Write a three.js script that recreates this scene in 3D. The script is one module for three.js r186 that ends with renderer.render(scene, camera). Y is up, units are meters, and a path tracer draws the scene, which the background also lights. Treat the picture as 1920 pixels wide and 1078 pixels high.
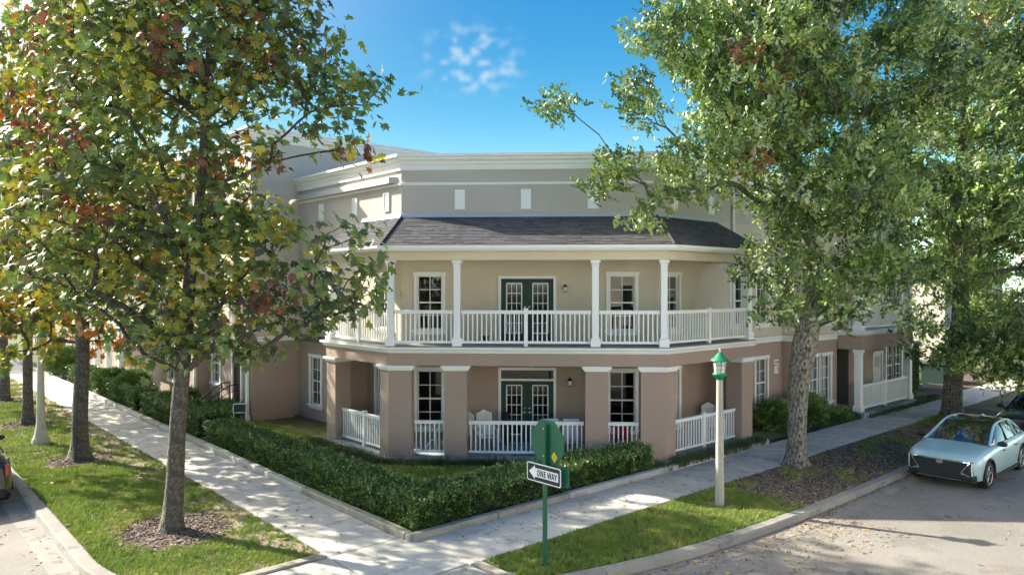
import * as THREE from 'three';
import { mergeGeometries, mergeVertices, toCreasedNormals } from 'three/addons/utils/BufferGeometryUtils.js';
import { RoundedBoxGeometry } from 'three/addons/geometries/RoundedBoxGeometry.js';
import { TextGeometry } from 'three/addons/geometries/TextGeometry.js';
import { FontLoader } from 'three/addons/loaders/FontLoader.js';
import { TessellateModifier } from 'three/addons/modifiers/TessellateModifier.js';
import { Brush, Evaluator, SUBTRACTION } from 'three-bvh-csg';

// ---------------------------------------------------------------- camera, sky, sun, exposure
// World axes follow the two streets: +X runs up the right-hand street, -Z up the left-hand street; the porch front looks along (-1,0,1).
const scene = new THREE.Scene();
const camera = new THREE.PerspectiveCamera(42.39, 1920 / 1078, 0.1, 900);
camera.position.set(-15.25, 5.4, 16.43);
camera.rotation.set(THREE.MathUtils.degToRad(-0.08), THREE.MathUtils.degToRad(-41.8), 0, 'YXZ');
const renderer = new THREE.WebGLRenderer({ antialias: true });
renderer.toneMapping = THREE.LinearToneMapping;
renderer.toneMappingExposure = 5.6;
renderer.shadowMap.enabled = true;
const SUN = new THREE.Vector3(-2.25, 3.92, -5.36).normalize();
const sun = new THREE.DirectionalLight(new THREE.Color().setRGB(1, 0.93, 0.80), 2.5);
sun.position.copy(SUN).multiplyScalar(80);
sun.castShadow = true; sun.shadow.mapSize.set(4096, 4096); sun.shadow.radius = 1.2;
Object.assign(sun.shadow.camera, { left: -45, right: 45, top: 45, bottom: -45, near: 1, far: 200 });
scene.add(sun, sun.target);

function rng(seed) {
  let s = seed | 0;
  return () => { s = (s + 0x6d2b79f5) | 0; let t = Math.imul(s ^ (s >>> 15), 1 | s); t = (t + Math.imul(t ^ (t >>> 7), 61 | t)) ^ t; return ((t ^ (t >>> 14)) >>> 0) / 4294967296; };
}
const hash = (x, y, s) => { let h = Math.imul(x | 0, 374761393) + Math.imul(y | 0, 668265263) + Math.imul(s | 0, 2147483647 ^ 0x5bd1e995); h = Math.imul(h ^ (h >>> 13), 1274126177); return ((h ^ (h >>> 16)) >>> 0) / 4294967296; };
const sm = (t) => t * t * (3 - 2 * t), lerp = (a, b, t) => a + (b - a) * t, clamp = (x, a = 0, b = 1) => Math.min(b, Math.max(a, x)), step = (a, b, x) => sm(clamp((x - a) / (b - a)));
function vnoise(x, y, s = 0, p = 0) {
  const xi = Math.floor(x), yi = Math.floor(y), fx = sm(x - xi), fy = sm(y - yi), w = (k) => (p ? ((k % p) + p) % p : k);
  return lerp(lerp(hash(w(xi), w(yi), s), hash(w(xi + 1), w(yi), s), fx), lerp(hash(w(xi), w(yi + 1), s), hash(w(xi + 1), w(yi + 1), s), fx), fy);
}
function fbm(x, y, s = 0, o = 4, p = 0) { let v = 0, a = 0.5, n = 0; for (let i = 0; i < o; i++) { v += a * vnoise(x, y, s + i * 17, p); n += a; a *= 0.5; x *= 2; y *= 2; p *= 2; } return v / n; }

{ // clear late-day sky: blue overhead, paler towards the horizon and the sun, a few small torn clouds
  const CL = [[-51.4, 17, 4.2, 2.6], [-38, 24, 5, 2], [25, 21, 9, 4], [80, 30, 12, 5], [140, 18, 9, 4], [-150, 26, 10, 4], [-95, 34, 9, 4]];
  const W = 1536, H = 768, d = new Float32Array(W * H * 4), v = new THREE.Vector3();
  for (let j = 0; j < H; j++) for (let i = 0; i < W; i++) {
    const el = (0.5 - (j + 0.5) / H) * -Math.PI, az = ((i + 0.5) / W - 0.5) * 2 * Math.PI;
    v.set(Math.cos(el) * Math.cos(az), Math.sin(el), Math.cos(el) * Math.sin(az));
    const e = Math.max(el, 0) * 57.3, c = v.dot(SUN);
    const k = Math.exp(-e / 4), m = Math.exp(-e / 12), q3 = Math.pow(clamp(c * 0.5 + 0.5), 25);
    let r = 0.0045 + 0.009 * m + 0.58 * k + 2.2 * q3, gg = 0.035 + 0.145 * m + 0.54 * k + 2.05 * q3, b = 0.115 + 0.111 * m + 0.42 * k + 1.7 * q3;
    if (el > 0.02) {
      const du = az * 57.3, n1 = fbm(du * 1.35 + 40, e * 2.5, 7, 5); let mask = 0;
      for (const [ca, ce, wa, we] of CL) { let da = du - ca; if (da > 180) da -= 360; if (da < -180) da += 360; mask = Math.max(mask, Math.exp(-((da / wa) ** 2) - ((e - ce) / we) ** 2)); }
      const cl = step(0.54, 0.86, n1 + 0.12 * mask) * step(0.15, 0.8, mask) * 0.7;
      r = lerp(r, 0.135, cl); gg = lerp(gg, 0.16, cl); b = lerp(b, 0.18, cl);
    }
    if (el < 0) { const t = clamp(-el * 8); r = lerp(r, 0.20, t); gg = lerp(gg, 0.20, t); b = lerp(b, 0.19, t); }
    const q = (j * W + i) * 4; d[q] = r; d[q + 1] = gg; d[q + 2] = b; d[q + 3] = 1;
  }
  const t = new THREE.DataTexture(d, W, H, THREE.RGBAFormat, THREE.FloatType);
  t.mapping = THREE.EquirectangularReflectionMapping; t.magFilter = THREE.LinearFilter; t.minFilter = THREE.LinearFilter; t.needsUpdate = true;
  scene.background = t; scene.environment = t;
}

// ---------------------------------------------------------------- materials
const enc = (x) => { x = clamp(x); return Math.round(255 * (x <= 0.0031308 ? 12.92 * x : 1.055 * Math.pow(x, 1 / 2.4) - 0.055)); };
function tex(size, metres, fn, colour = true) {      // fn(u, v in 0..1, periodic) -> grey or [r,g,b], linear
  const d = new Uint8Array(size * size * 4);
  for (let j = 0; j < size; j++) for (let i = 0; i < size; i++) {
    let c = fn(i / size, j / size); if (typeof c === 'number') c = [c, c, c];
    const q = (j * size + i) * 4; for (let k = 0; k < 3; k++) d[q + k] = colour ? enc(c[k]) : Math.round(255 * clamp(c[k])); d[q + 3] = 255;
  }
  const t = new THREE.DataTexture(d, size, size); t.wrapS = t.wrapT = THREE.RepeatWrapping; t.magFilter = THREE.LinearFilter; t.minFilter = THREE.LinearMipmapLinearFilter; t.generateMipmaps = true;
  if (colour) t.colorSpace = THREE.SRGBColorSpace; const m = Array.isArray(metres) ? metres : [metres, metres]; t.repeat.set(1 / m[0], 1 / m[1]); t.needsUpdate = true; return t;
}
const rgb = (r, g, b) => new THREE.Color().setRGB(r, g, b);
const std = (c, roughness = 0.8, o = {}) => new THREE.MeshStandardMaterial({ color: rgb(...c), roughness, ...o });
const T = {};
T.grain = tex(256, 0.35, (u, v) => 0.5 * vnoise(u * 64, v * 64, 1, 64) + 0.5 * vnoise(u * 128, v * 128, 2, 128), false);
T.stucco = tex(256, 3.1, (u, v) => 0.86 + 0.10 * fbm(u * 4, v * 4, 3, 5, 4) + 0.05 * vnoise(u * 90, v * 90, 5, 90));
T.concrete = tex(512, 3.7, (u, v) => { const n = fbm(u * 5, v * 5, 11, 5, 5), s = fbm(u * 14, v * 14, 12, 3, 14), f = vnoise(u * 200, v * 200, 13, 200); const k = 0.62 + 0.40 * n - 0.20 * step(0.58, 0.74, s) + 0.12 * (f - 0.5); return [k, k * 0.985, k * 0.95]; });
T.asphalt = tex(512, 5.3, (u, v) => { const n = fbm(u * 4, v * 4, 21, 5, 4), f = vnoise(u * 230, v * 230, 22, 230), s = fbm(u * 9, v * 9, 23, 4, 9); const cr = Math.abs(fbm(u * 3, v * 3, 27, 4, 3) - 0.5), k = (0.62 + 0.38 * n + 0.26 * (f - 0.5) - 0.12 * step(0.58, 0.7, s)) * (cr < 0.0035 && fbm(u * 4, v * 4, 29, 2, 4) > 0.5 ? 0.62 : 1); return [k, k * 0.97, k * 0.93]; });
T.barkRough = tex(256, [0.9, 1.1], (u, v) => { const n = fbm(u * 14 + 1.4 * fbm(u * 6, v * 6, 33, 2, 6), v * 5, 31, 4, 0); return clamp(Math.abs(n - 0.5) * 4.2); }, false);
T.barkSyc = tex(256, [0.7, 0.9], (u, v) => { const n = fbm(u * 16, v * 20, 41, 4, 0), f = vnoise(u * 60, v * 50, 42, 0), w = step(0.6, 0.72, fbm(u * 9, v * 11, 43, 3, 0)); const k = 0.05 + 0.06 * step(0.4, 0.66, n) + 0.04 * f + 0.06 * w; return [k, k * 0.86, k * 0.70]; });
T.barkOak = tex(256, [0.8, 1.0], (u, v) => { const n = fbm(u * 26, v * 7, 44, 4, 0), l = fbm(u * 12, v * 9, 45, 3, 0), f = vnoise(u * 70, v * 60, 46, 0); const k = 0.11 + 0.20 * step(0.3, 0.7, n) - 0.10 * step(0.52, 0.7, l) + 0.08 * f; return [k, k * 0.93, k * 0.82]; });
T.soil = tex(512, 1.9, (u, v) => { const n = fbm(u * 8, v * 8, 51, 5, 8), f = vnoise(u * 120, v * 60, 52, 0), h = vnoise(u * 70, v * 140, 53, 0); const k = 0.35 + 0.5 * n + 0.45 * (f * h - 0.25); return [k, k * 0.96, k * 0.9]; });
T.soilBump = tex(256, 0.8, (u, v) => fbm(u * 24, v * 24, 55, 3, 24), false);
T.wood = tex(256, [0.4, 0.4], (u, v) => 0.8 + 0.2 * vnoise(u * 30, v * 4, 61, 0));
T.hedgeFleck = tex(128, 0.5, (u, v) => 0.4 + 0.6 * vnoise(u * 30, v * 30, 62, 30));
const bump = (k) => ({ bumpMap: T.grain, bumpScale: k });
const M = {
  wallLow: std([0.42, 0.312, 0.255], 0.92, { map: T.stucco, ...bump(0.006) }),
  wallUp: std([0.64, 0.575, 0.45], 0.92, { map: T.stucco, ...bump(0.006) }),
  wallTop: std([0.56, 0.515, 0.46], 0.92, { map: T.stucco, ...bump(0.006) }),
  white: std([0.85, 0.85, 0.82], 0.55, { map: T.stucco }),
  whiteGloss: std([0.85, 0.85, 0.83], 0.35),
  cream: std([0.72, 0.66, 0.52], 0.8, { map: T.stucco }),
  deck: std([0.36, 0.37, 0.37], 0.7, { map: T.concrete }),
  slab: std([0.40, 0.45, 0.54], 0.6, { map: T.concrete, ...bump(0.003) }),
  concrete: std([0.61, 0.58, 0.54], 0.9, { map: T.concrete, ...bump(0.004) }),
  concreteB: std([0.55, 0.53, 0.49], 0.9, { map: T.concrete, ...bump(0.004) }),
  concreteC: std([0.65, 0.62, 0.57], 0.9, { map: T.concrete, ...bump(0.004) }),
  kerb: std([0.41, 0.38, 0.32], 0.95, { map: T.concrete, ...bump(0.006) }),
  asphalt: std([0.275, 0.26, 0.235], 0.95, { map: T.asphalt, ...bump(0.006) }),
  gutterPan: std([0.33, 0.31, 0.28], 0.95, { map: T.concrete, ...bump(0.005) }),
  soil: std([1, 1, 1], 1, { map: T.soil, vertexColors: true, bumpMap: T.soilBump, bumpScale: 0.03 }),
  joint: std([0.11, 0.10, 0.08], 1),
  turf: std([0.13, 0.155, 0.055], 1, { map: T.soil, bumpMap: T.soilBump, bumpScale: 0.03 }),
  far: std([0.07, 0.10, 0.04], 1),
  glass: new THREE.MeshPhysicalMaterial({ color: rgb(0.72, 0.78, 0.76), roughness: 0.02, transmission: 1, thickness: 0, ior: 1.52 }),
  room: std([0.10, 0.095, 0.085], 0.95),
  blind: std([0.55, 0.57, 0.52], 0.8),
  greenDoor: std([0.010, 0.036, 0.029], 0.6),
  greenSign: std([0.012, 0.11, 0.055], 0.38, { metalness: 0.0 }),
  greenLamp: std([0.02, 0.20, 0.10], 0.35),
  black: std([0.012, 0.012, 0.013], 0.4),
  blackMatt: std([0.02, 0.02, 0.021], 0.75),
  iron: std([0.02, 0.022, 0.022], 0.45, { metalness: 0.6 }),
  metal: std([0.62, 0.63, 0.64], 0.3, { metalness: 1 }),
  chrome: std([0.85, 0.86, 0.88], 0.12, { metalness: 1 }),
  signWhite: std([0.82, 0.82, 0.80], 0.45), signBlack: std([0.015, 0.015, 0.016], 0.45),
  yellow: std([0.62, 0.58, 0.01], 0.5), yellowIn: std([0.66, 0.40, 0.01], 0.5),
  flash: std([0.55, 0.56, 0.55], 0.45, { metalness: 0.4 }),
  shingle: new THREE.MeshStandardMaterial({ vertexColors: true, roughness: 0.95, bumpMap: T.grain, bumpScale: 0.006 }),
  shingleBase: std([0.03, 0.03, 0.035], 1),
  barkSyc: std([1, 1, 1], 0.95, { map: T.barkSyc, bumpMap: T.barkRough, bumpScale: 0.02 }),
  barkOak: std([1.05, 1.02, 0.96], 0.95, { map: T.barkOak, bumpMap: T.barkRough, bumpScale: -0.05 }),
  twig: std([0.20, 0.165, 0.125], 0.9),
  leafSyc: new THREE.MeshPhysicalMaterial({ color: 0xffffff, roughness: 0.5, transmission: 0.5, thickness: 0 }),
  leafOak: new THREE.MeshPhysicalMaterial({ color: 0xffffff, roughness: 0.42, transmission: 0.42, thickness: 0 }),
  leafHedge: new THREE.MeshPhysicalMaterial({ color: 0xffffff, roughness: 0.33, transmission: 0.2, thickness: 0 }),
  grass: new THREE.MeshPhysicalMaterial({ color: 0xffffff, roughness: 0.75, transmission: 0.3, thickness: 0 }),
  litter: std([1, 1, 1], 0.9),
  hedgeCore: std([0.02, 0.028, 0.012], 1, { map: T.hedgeFleck }),
  lampGlass: new THREE.MeshPhysicalMaterial({ color: rgb(0.85, 0.86, 0.84), roughness: 0.35, transmission: 0.45, thickness: 0 }),
  concretePole: std([0.60, 0.57, 0.50], 0.85, { map: T.concrete, ...bump(0.008) }),
  wicker: std([0.75, 0.74, 0.70], 0.7), cushion: std([0.42, 0.46, 0.52], 0.9), redCloth: std([0.33, 0.02, 0.03], 0.85), tan: std([0.45, 0.36, 0.24], 0.85),
  tyre: std([0.016, 0.016, 0.017], 0.85), carGlass: new THREE.MeshPhysicalMaterial({ color: rgb(0.008, 0.010, 0.010), roughness: 0.03, clearcoat: 1, clearcoatRoughness: 0.02 }),
  carBlue: new THREE.MeshPhysicalMaterial({ color: rgb(0.36, 0.535, 0.565), roughness: 0.4, metalness: 0.1, clearcoat: 1, clearcoatRoughness: 0.03 }),
  carBlack: new THREE.MeshPhysicalMaterial({ color: rgb(0.012, 0.012, 0.014), roughness: 0.3, clearcoat: 1, clearcoatRoughness: 0.03 }),
  carGrey: new THREE.MeshPhysicalMaterial({ color: rgb(0.02, 0.021, 0.023), roughness: 0.3, metalness: 0.2, clearcoat: 1, clearcoatRoughness: 0.03 }),
  lens: new THREE.MeshPhysicalMaterial({ color: rgb(0.75, 0.77, 0.78), roughness: 0.1, clearcoat: 1 }), redLens: new THREE.MeshPhysicalMaterial({ color: rgb(0.35, 0.012, 0.012), roughness: 0.1, clearcoat: 1 }),
};

// ---------------------------------------------------------------- helpers
const used = {};
const numbered = (n) => { const k = used[n] = (used[n] ?? -1) + 1; return k ? n + '_' + String(k).padStart(3, '0') : n; };
const shade = (o) => { o.castShadow = o.receiveShadow = true; return o; };
const flat = (g) => { g = g.index ? g.toNonIndexed() : g; for (const k of Object.keys(g.attributes)) if (!['position', 'normal', 'uv'].includes(k)) g.deleteAttribute(k); if (!g.attributes.uv) g.setAttribute('uv', new THREE.BufferAttribute(new Float32Array(g.attributes.position.count * 2), 2)); if (!g.attributes.normal) g.computeVertexNormals(); return g; };
const merge = (list) => (list.length === 1 ? flat(list[0]) : mergeGeometries(list.map(flat)));
function boxUV(g) { // uv in metres by the dominant normal axis
  const p = g.attributes.position, n = g.attributes.normal, u = g.attributes.uv;
  for (let i = 0; i < p.count; i++) {
    const ax = Math.abs(n.getX(i)), ay = Math.abs(n.getY(i)), az = Math.abs(n.getZ(i));
    if (ay >= ax && ay >= az) u.setXY(i, p.getX(i), p.getZ(i)); else if (ax > az) u.setXY(i, p.getZ(i), p.getY(i)); else u.setXY(i, p.getX(i), p.getY(i));
  }
  return g;
}
function mesh(name, geos, mat, parent) { const o = shade(new THREE.Mesh(Array.isArray(geos) ? merge(geos) : geos, mat)); o.name = parent ? name : numbered(name); (parent || scene).add(o); return o; }
function info(o, label, category, group) { o.userData.label = label; o.userData.category = category; if (group) o.userData.group = group; return o; }
function thing(name, label, category, [x, y, z] = [0, 0, 0], turn = 0, group) { const o = new THREE.Group(); o.name = numbered(name); o.position.set(x, y, z); o.rotation.y = turn; scene.add(o); return info(o, label, category, group); }
function struct(name, geos, mat) { const o = mesh(name, geos, mat); o.userData.kind = 'structure'; return o; }
function dup(src, label, [x, y, z], turn = 0) { const o = src.clone(); o.name = numbered(src.name.replace(/_\d{3}$/, '')); o.userData = { ...src.userData, label }; o.position.set(x, y, z); o.rotation.y = turn; scene.add(o); return o; }
const bx = (sx, sy, sz, x = 0, y = 0, z = 0, ry = 0) => { const g = new THREE.BoxGeometry(sx, sy, sz); if (ry) g.rotateY(ry); g.translate(x, y, z); return boxUV(flat(g)); };
const rbx = (sx, sy, sz, x = 0, y = 0, z = 0, r = 0.01, seg = 1) => { const g = new RoundedBoxGeometry(sx, sy, sz, seg, r); g.translate(x, y, z); return boxUV(flat(g)); };
const cyl = (r0, r1, h, x = 0, y = 0, z = 0, n = 12) => { const g = new THREE.CylinderGeometry(r1, r0, h, n); g.translate(x, y + h / 2, z); return flat(g); };
function bar(a, b, r, n = 6, r2 = r) { const va = new THREE.Vector3(...a), vb = new THREE.Vector3(...b), d = vb.clone().sub(va), g = new THREE.CylinderGeometry(r2, r, d.length(), n); g.applyQuaternion(new THREE.Quaternion().setFromUnitVectors(new THREE.Vector3(0, 1, 0), d.normalize())); g.translate(...va.add(vb).multiplyScalar(0.5).toArray()); return flat(g); }
const tube = (pts, r, n = 6, seg = pts.length * 4) => flat(new THREE.TubeGeometry(new THREE.CatmullRomCurve3(pts.map((p) => new THREE.Vector3(...p))), seg, r, n));
function slabG(poly, y0, y1, bevel = 0) { // poly of [x, z]
  const g = new THREE.ExtrudeGeometry(new THREE.Shape(poly.map(([x, z]) => new THREE.Vector2(x, -z))), { depth: y1 - y0 - bevel, bevelEnabled: bevel > 0, bevelSize: bevel, bevelOffset: -bevel, bevelThickness: bevel, bevelSegments: 1 });
  g.rotateX(-Math.PI / 2); g.translate(0, y0, 0); return boxUV(flat(g));
}
const nrm = (p, q) => { const dx = q[0] - p[0], dz = q[1] - p[1], l = Math.hypot(dx, dz); return [-dz / l, dx / l]; };
function offsetPath(path, n, closed = false) { // to the outward side (right of the wall seen from outside = left to right)
  return path.map((p, i) => {
    const a = i > 0 ? path[i - 1] : closed ? path[path.length - 1] : null, b = i < path.length - 1 ? path[i + 1] : closed ? path[0] : null;
    const n0 = a ? nrm(a, p) : nrm(p, b), n1 = b ? nrm(p, b) : n0, k = n / (1 + n0[0] * n1[0] + n0[1] * n1[1]);
    return [p[0] + (n0[0] + n1[0]) * k, p[1] + (n0[1] + n1[1]) * k];
  });
}
function sweep(profile, path) { // profile: closed polygon of [outward, y]; path: [x, z] left to right seen from outside
  const rows = profile.map(([n, y]) => offsetPath(path, n).map(([x, z]) => [x, y, z])), pos = [], K = profile.length;
  const tri = (a, b, c) => pos.push(...a, ...b, ...c);
  for (let i = 0; i < K; i++) for (let j = 0; j < path.length - 1; j++) { const a = rows[i][j], b = rows[i][j + 1], c = rows[(i + 1) % K][j + 1], d = rows[(i + 1) % K][j]; tri(a, b, c); tri(a, c, d); }
  const faces = THREE.ShapeUtils.triangulateShape(profile.map(([n, y]) => new THREE.Vector2(n, y)), []);
  for (const [a, b, c] of faces) { tri(rows[a][0], rows[b][0], rows[c][0]); const e = path.length - 1; tri(rows[a][e], rows[c][e], rows[b][e]); }
  const g = new THREE.BufferGeometry(); g.setAttribute('position', new THREE.Float32BufferAttribute(pos, 3)); g.setAttribute('uv', new THREE.Float32BufferAttribute(new Float32Array(pos.length / 3 * 2), 2)); g.computeVertexNormals(); return boxUV(g);
}
const rectP = (n0, n1, y0, y1) => [[n0, y0], [n1, y0], [n1, y1], [n0, y1]];
function frameOf(p0, p1) { // wall frame: u along the wall, y up, n outward
  const dx = p1[0] - p0[0], dz = p1[1] - p0[1], len = Math.hypot(dx, dz), ry = Math.atan2(-dz, dx), m = new THREE.Matrix4().makeRotationY(ry).setPosition(p0[0], 0, p0[1]);
  return { ry, len, m, at: (u, y, n) => new THREE.Vector3(u, y, n).applyMatrix4(m) };
}
function wallG(fr, y0, y1, openings = [], u0 = 0, u1 = fr.len, thick = 0.22) {
  const s = new THREE.Shape([[u0, y0], [u1, y0], [u1, y1], [u0, y1]].map((p) => new THREE.Vector2(...p)));
  for (const o of openings) s.holes.push(new THREE.Path([[o.u0, o.v0], [o.u0, o.v1], [o.u1, o.v1], [o.u1, o.v0]].map((p) => new THREE.Vector2(...p))));
  const g = new THREE.ExtrudeGeometry(s, { depth: thick, bevelEnabled: false }), p = g.attributes.position;
  for (let i = 0; i < p.count; i++) if (p.getZ(i) < thick / 2) { if (Math.abs(p.getX(i) - u0) < 1e-4) p.setX(i, u0 + Math.min(thick, (u1 - u0) * 0.45)); else if (Math.abs(p.getX(i) - u1) < 1e-4) p.setX(i, u1 - Math.min(thick, (u1 - u0) * 0.45)); } // mitred ends
  g.translate(0, 0, -thick); g.applyMatrix4(fr.m); g.computeVertexNormals(); return flat(g);
}
const open = (uc, w, v0, v1) => ({ u0: uc - w / 2, u1: uc + w / 2, v0, v1 });
const place = (o, fr, u, y, n) => { o.position.copy(fr.at(u, y, n)); o.rotation.y = fr.ry; return o; };

const paneCache = {};
const paneG = (w, h) => paneCache[w.toFixed(3) + h.toFixed(3)] ??= new THREE.PlaneGeometry(w, h);
// sash window in an opening of w x h whose foot is at v0; casing outside, panes set back
function sashWindow(parent, fr, uc, v0, w, h, { cols = 2, rows = 4, blind = 0 } = {}) {
  const c = 0.105, g = [];
  g.push(bx(c, h + c, 0.05, -w / 2 - c / 2, h / 2 + c / 2, 0.022), bx(c, h + c, 0.05, w / 2 + c / 2, h / 2 + c / 2, 0.022), bx(w + 2 * c + 0.05, c * 1.1, 0.07, 0, h + c * 0.55, 0.032));
  const s = 0.045; // sash stiles and rails
  g.push(bx(s, h, 0.06, -w / 2 + s / 2, h / 2, -0.07), bx(s, h, 0.06, w / 2 - s / 2, h / 2, -0.07), bx(w - 2 * s, s, 0.06, 0, s / 2, -0.07), bx(w - 2 * s, s, 0.06, 0, h - s / 2, -0.07), bx(w - 2 * s, 0.05, 0.07, 0, h / 2, -0.066));
  const iw = (w - 2 * s) / cols, ih = (h - 2 * s) / rows, mt = 0.024;
  for (let i = 1; i < cols; i++) g.push(bx(mt, h - 2 * s, 0.03, -w / 2 + s + i * iw, h / 2, -0.07));
  for (let j = 1; j < rows; j++) if (j !== rows / 2) for (let i = 0; i < cols; i++) g.push(bx(iw - mt, mt, 0.026, -w / 2 + s + (i + 0.5) * iw, s + j * ih, -0.07));
  const o = place(mesh('window', g, M.white, parent), fr, uc, v0, 0);
  for (let i = 0; i < cols; i++) for (let j = 0; j < rows; j++) { const p = mesh('pane', paneG(iw, ih), M.glass, o); p.position.set(-w / 2 + s + (i + 0.5) * iw, s + (j + 0.5) * ih, -0.075); }
  mesh('sill', [bx(w + 2 * c + 0.12, 0.06, 0.13, 0, -0.03, 0.05), bx(w + 2 * c, 0.1, 0.04, 0, -0.11, 0.018)], M.white, o);
  if (blind) { const gs = [], n = Math.floor(blind * h / 0.055); for (let i = 0; i < n; i++) { const b = new THREE.BoxGeometry(w - 0.1, 0.004, 0.045); b.rotateX(0.9); b.translate(0, h - 0.06 - i * 0.055, -0.16); gs.push(b); } mesh('blind', gs, M.blind, o); }
  return o;
}
function frenchDoors(parent, fr, uc, y0, w, h, transom = 0) {
  const c = 0.09, g = [bx(c, h + transom + c, 0.06, -w / 2 - c / 2, (h + transom + c) / 2, 0.02), bx(c, h + transom + c, 0.06, w / 2 + c / 2, (h + transom + c) / 2, 0.02), bx(w, c, 0.06, 0, h + transom + c / 2, 0.02)];
  if (transom) g.push(bx(w, 0.07, 0.08, 0, h + 0.035, -0.03));
  const f = place(mesh('door_frame', g, M.white, parent), fr, uc, y0, 0);
  if (transom) { const p = mesh('transom_pane', paneG(w, transom - 0.07), M.glass, f); p.position.set(0, h + 0.07 + (transom - 0.07) / 2, -0.06); }
  for (const s of [-1, 1]) {
    const lw = w / 2 - 0.006, gw = lw * 0.58, gh = h * 0.80, gy = 0.26, q = [];
    q.push(bx((lw - gw) / 2, h - 0.01, 0.05, -(lw + gw) / 4, h / 2, 0), bx((lw - gw) / 2, h - 0.01, 0.05, (lw + gw) / 4, h / 2, 0), bx(gw, gy, 0.05, 0, gy / 2, 0), bx(gw, h - gh - gy - 0.005, 0.05, 0, (h + gh + gy) / 2 - 0.003, 0));
    const d = place(mesh('door', q, M.greenDoor, parent), fr, uc + s * (lw / 2 + 0.003), y0, -0.05);
    const cols = 3, rows = 5, m = [];
    for (let i = 0; i <= cols; i++) m.push(bx(i % cols ? 0.02 : 0.035, gh, 0.07, -gw / 2 + gw * i / cols, gy + gh / 2, 0));
    for (let j = 0; j <= rows; j++) for (let i = 0; i < cols; i++) m.push(bx(gw / cols - 0.02, j % rows ? 0.02 : 0.035, 0.066, -gw / 2 + gw * (i + 0.5) / cols, gy + gh * j / rows, 0));
    mesh('glazing_bars', m, M.white, d);
    for (let i = 0; i < cols; i++) for (let j = 0; j < rows; j++) { const p = mesh('pane', paneG(gw / cols, gh / rows), M.glass, d); p.position.set(-gw / 2 + gw * (i + 0.5) / cols, gy + gh * (j + 0.5) / rows, 0); }
    mesh('handle', [cyl(0.025, 0.025, 0.02, 0, 0, 0, 10).rotateX(Math.PI / 2).translate(-s * lw * 0.42, 1.0, 0.03), bx(0.1, 0.02, 0.02, -s * lw * 0.42 + s * 0.04, 1.0, 0.06), cyl(0.022, 0.022, 0.03, 0, 0, 0, 10).rotateX(Math.PI / 2).translate(-s * lw * 0.42, 1.14, 0.025)], M.metal, d);
  }
}
const balG = {};
function railing(parent, p0, p1, y0, h, posts = [], name = 'railing') { // p0, p1: [x, z]; rails along them, a mesh per baluster
  const fr = frameOf(p0, p1), L = fr.len, g = [rbx(L, 0.05, 0.11, L / 2, h - 0.025, 0, 0.012), bx(L, 0.06, 0.05, L / 2, h - 0.08, 0), rbx(L, 0.075, 0.06, L / 2, 0.125, 0, 0.01)];
  for (const u of posts) g.push(rbx(0.115, h + 0.03, 0.115, u, (h + 0.03) / 2, 0, 0.008), rbx(0.155, 0.035, 0.155, u, h + 0.045, 0, 0.012));
  const o = place(mesh(name, g, M.whiteGloss, parent), fr, 0, y0, 0), bh = h - 0.11 - 0.16;
  const bg = balG[bh.toFixed(3)] ??= bx(0.038, bh, 0.038), n = Math.round(L / 0.142);
  for (let i = 0; i < n; i++) { const u = (i + 0.5) * L / n; if (posts.some((q) => Math.abs(q - u) < 0.08)) continue; const b = mesh('baluster', bg, M.whiteGloss, o); b.position.set(u, 0.16 + bh / 2, 0); }
  return o;
}

// ---------------------------------------------------------------- ground, roads, pavements
struct('ground', [slabG([[-300, -300], [300, -300], [300, 300], [-300, 300]], -0.42, -0.40)], M.far);
// kerb line round the corner of the block: far up the left street, round the corner, far up the right street (verge on its outward-left side)
const KC = [[-11.8, -70], [-11.8, -40], [-11.8, -25], [-11.8, -12], [-11.8, -4], [-11.8, -1], [-11.76, 0.6], [-11.2, 2.7], [-9.6, 4.75], [-7.3, 6.05], [-5.1, 6.88], [-2.6, 7.45], [0, 7.72], [3, 7.82], [8, 7.85], [16, 7.85], [30, 7.85], [60, 7.85]];
const kcurve = new THREE.CatmullRomCurve3(KC.map(([x, z]) => new THREE.Vector3(x, 0, z)), false, 'centripetal');
const KP = (() => { const o = [], L = kcurve.getLength(); for (let i = 0; i <= 300; i++) { const p = kcurve.getPointAt(i / 300); o.push([p.x, p.z]); } return o; })();
{
  const outer = offsetPath(KP, 0.02); // towards the carriageway
  struct('road', [slabG([...outer.slice().reverse(), [-11.8, -120], [-60, -120], [-60, 90], [90, 90], [90, 7.87]], -0.40, -0.142)], M.asphalt);
  struct('gutter', [sweep(rectP(0.16, 0.60, -0.2, -0.136), KP)], M.gutterPan);
  struct('block_base', [slabG([...offsetPath(KP, -0.05), [60, -60], [-11, -70]], -0.40, -0.10)], M.turf);
  // kerb stones: joints every 3 m, each stone its own piece
  const kb = struct('street_kerb', [sweep(rectP(-0.02, 0.1, -0.3, -0.03), KP)], M.kerb), R = rng(5);
  const total = kcurve.getLength(), prof = [[-0.15, -0.2], [-0.15, -0.002], [-0.13, 0.008], [0.09, 0.008], [0.13, -0.02], [0.165, -0.2]];
  for (let s = 45; s < total - 22; s += 3) { const pts = []; for (let k = 0; k <= 6; k++) { const p = kcurve.getPointAt(clamp((s + 0.008 + (2.984 * k) / 6) / total)); pts.push([p.x, p.z]); } const o = mesh('kerb_stone', [sweep(prof, pts)], [M.kerb, M.gutterPan, M.gutterPan][Math.floor(R() * 3)], kb); o.position.y = (R() - 0.5) * 0.012; }
}
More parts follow.
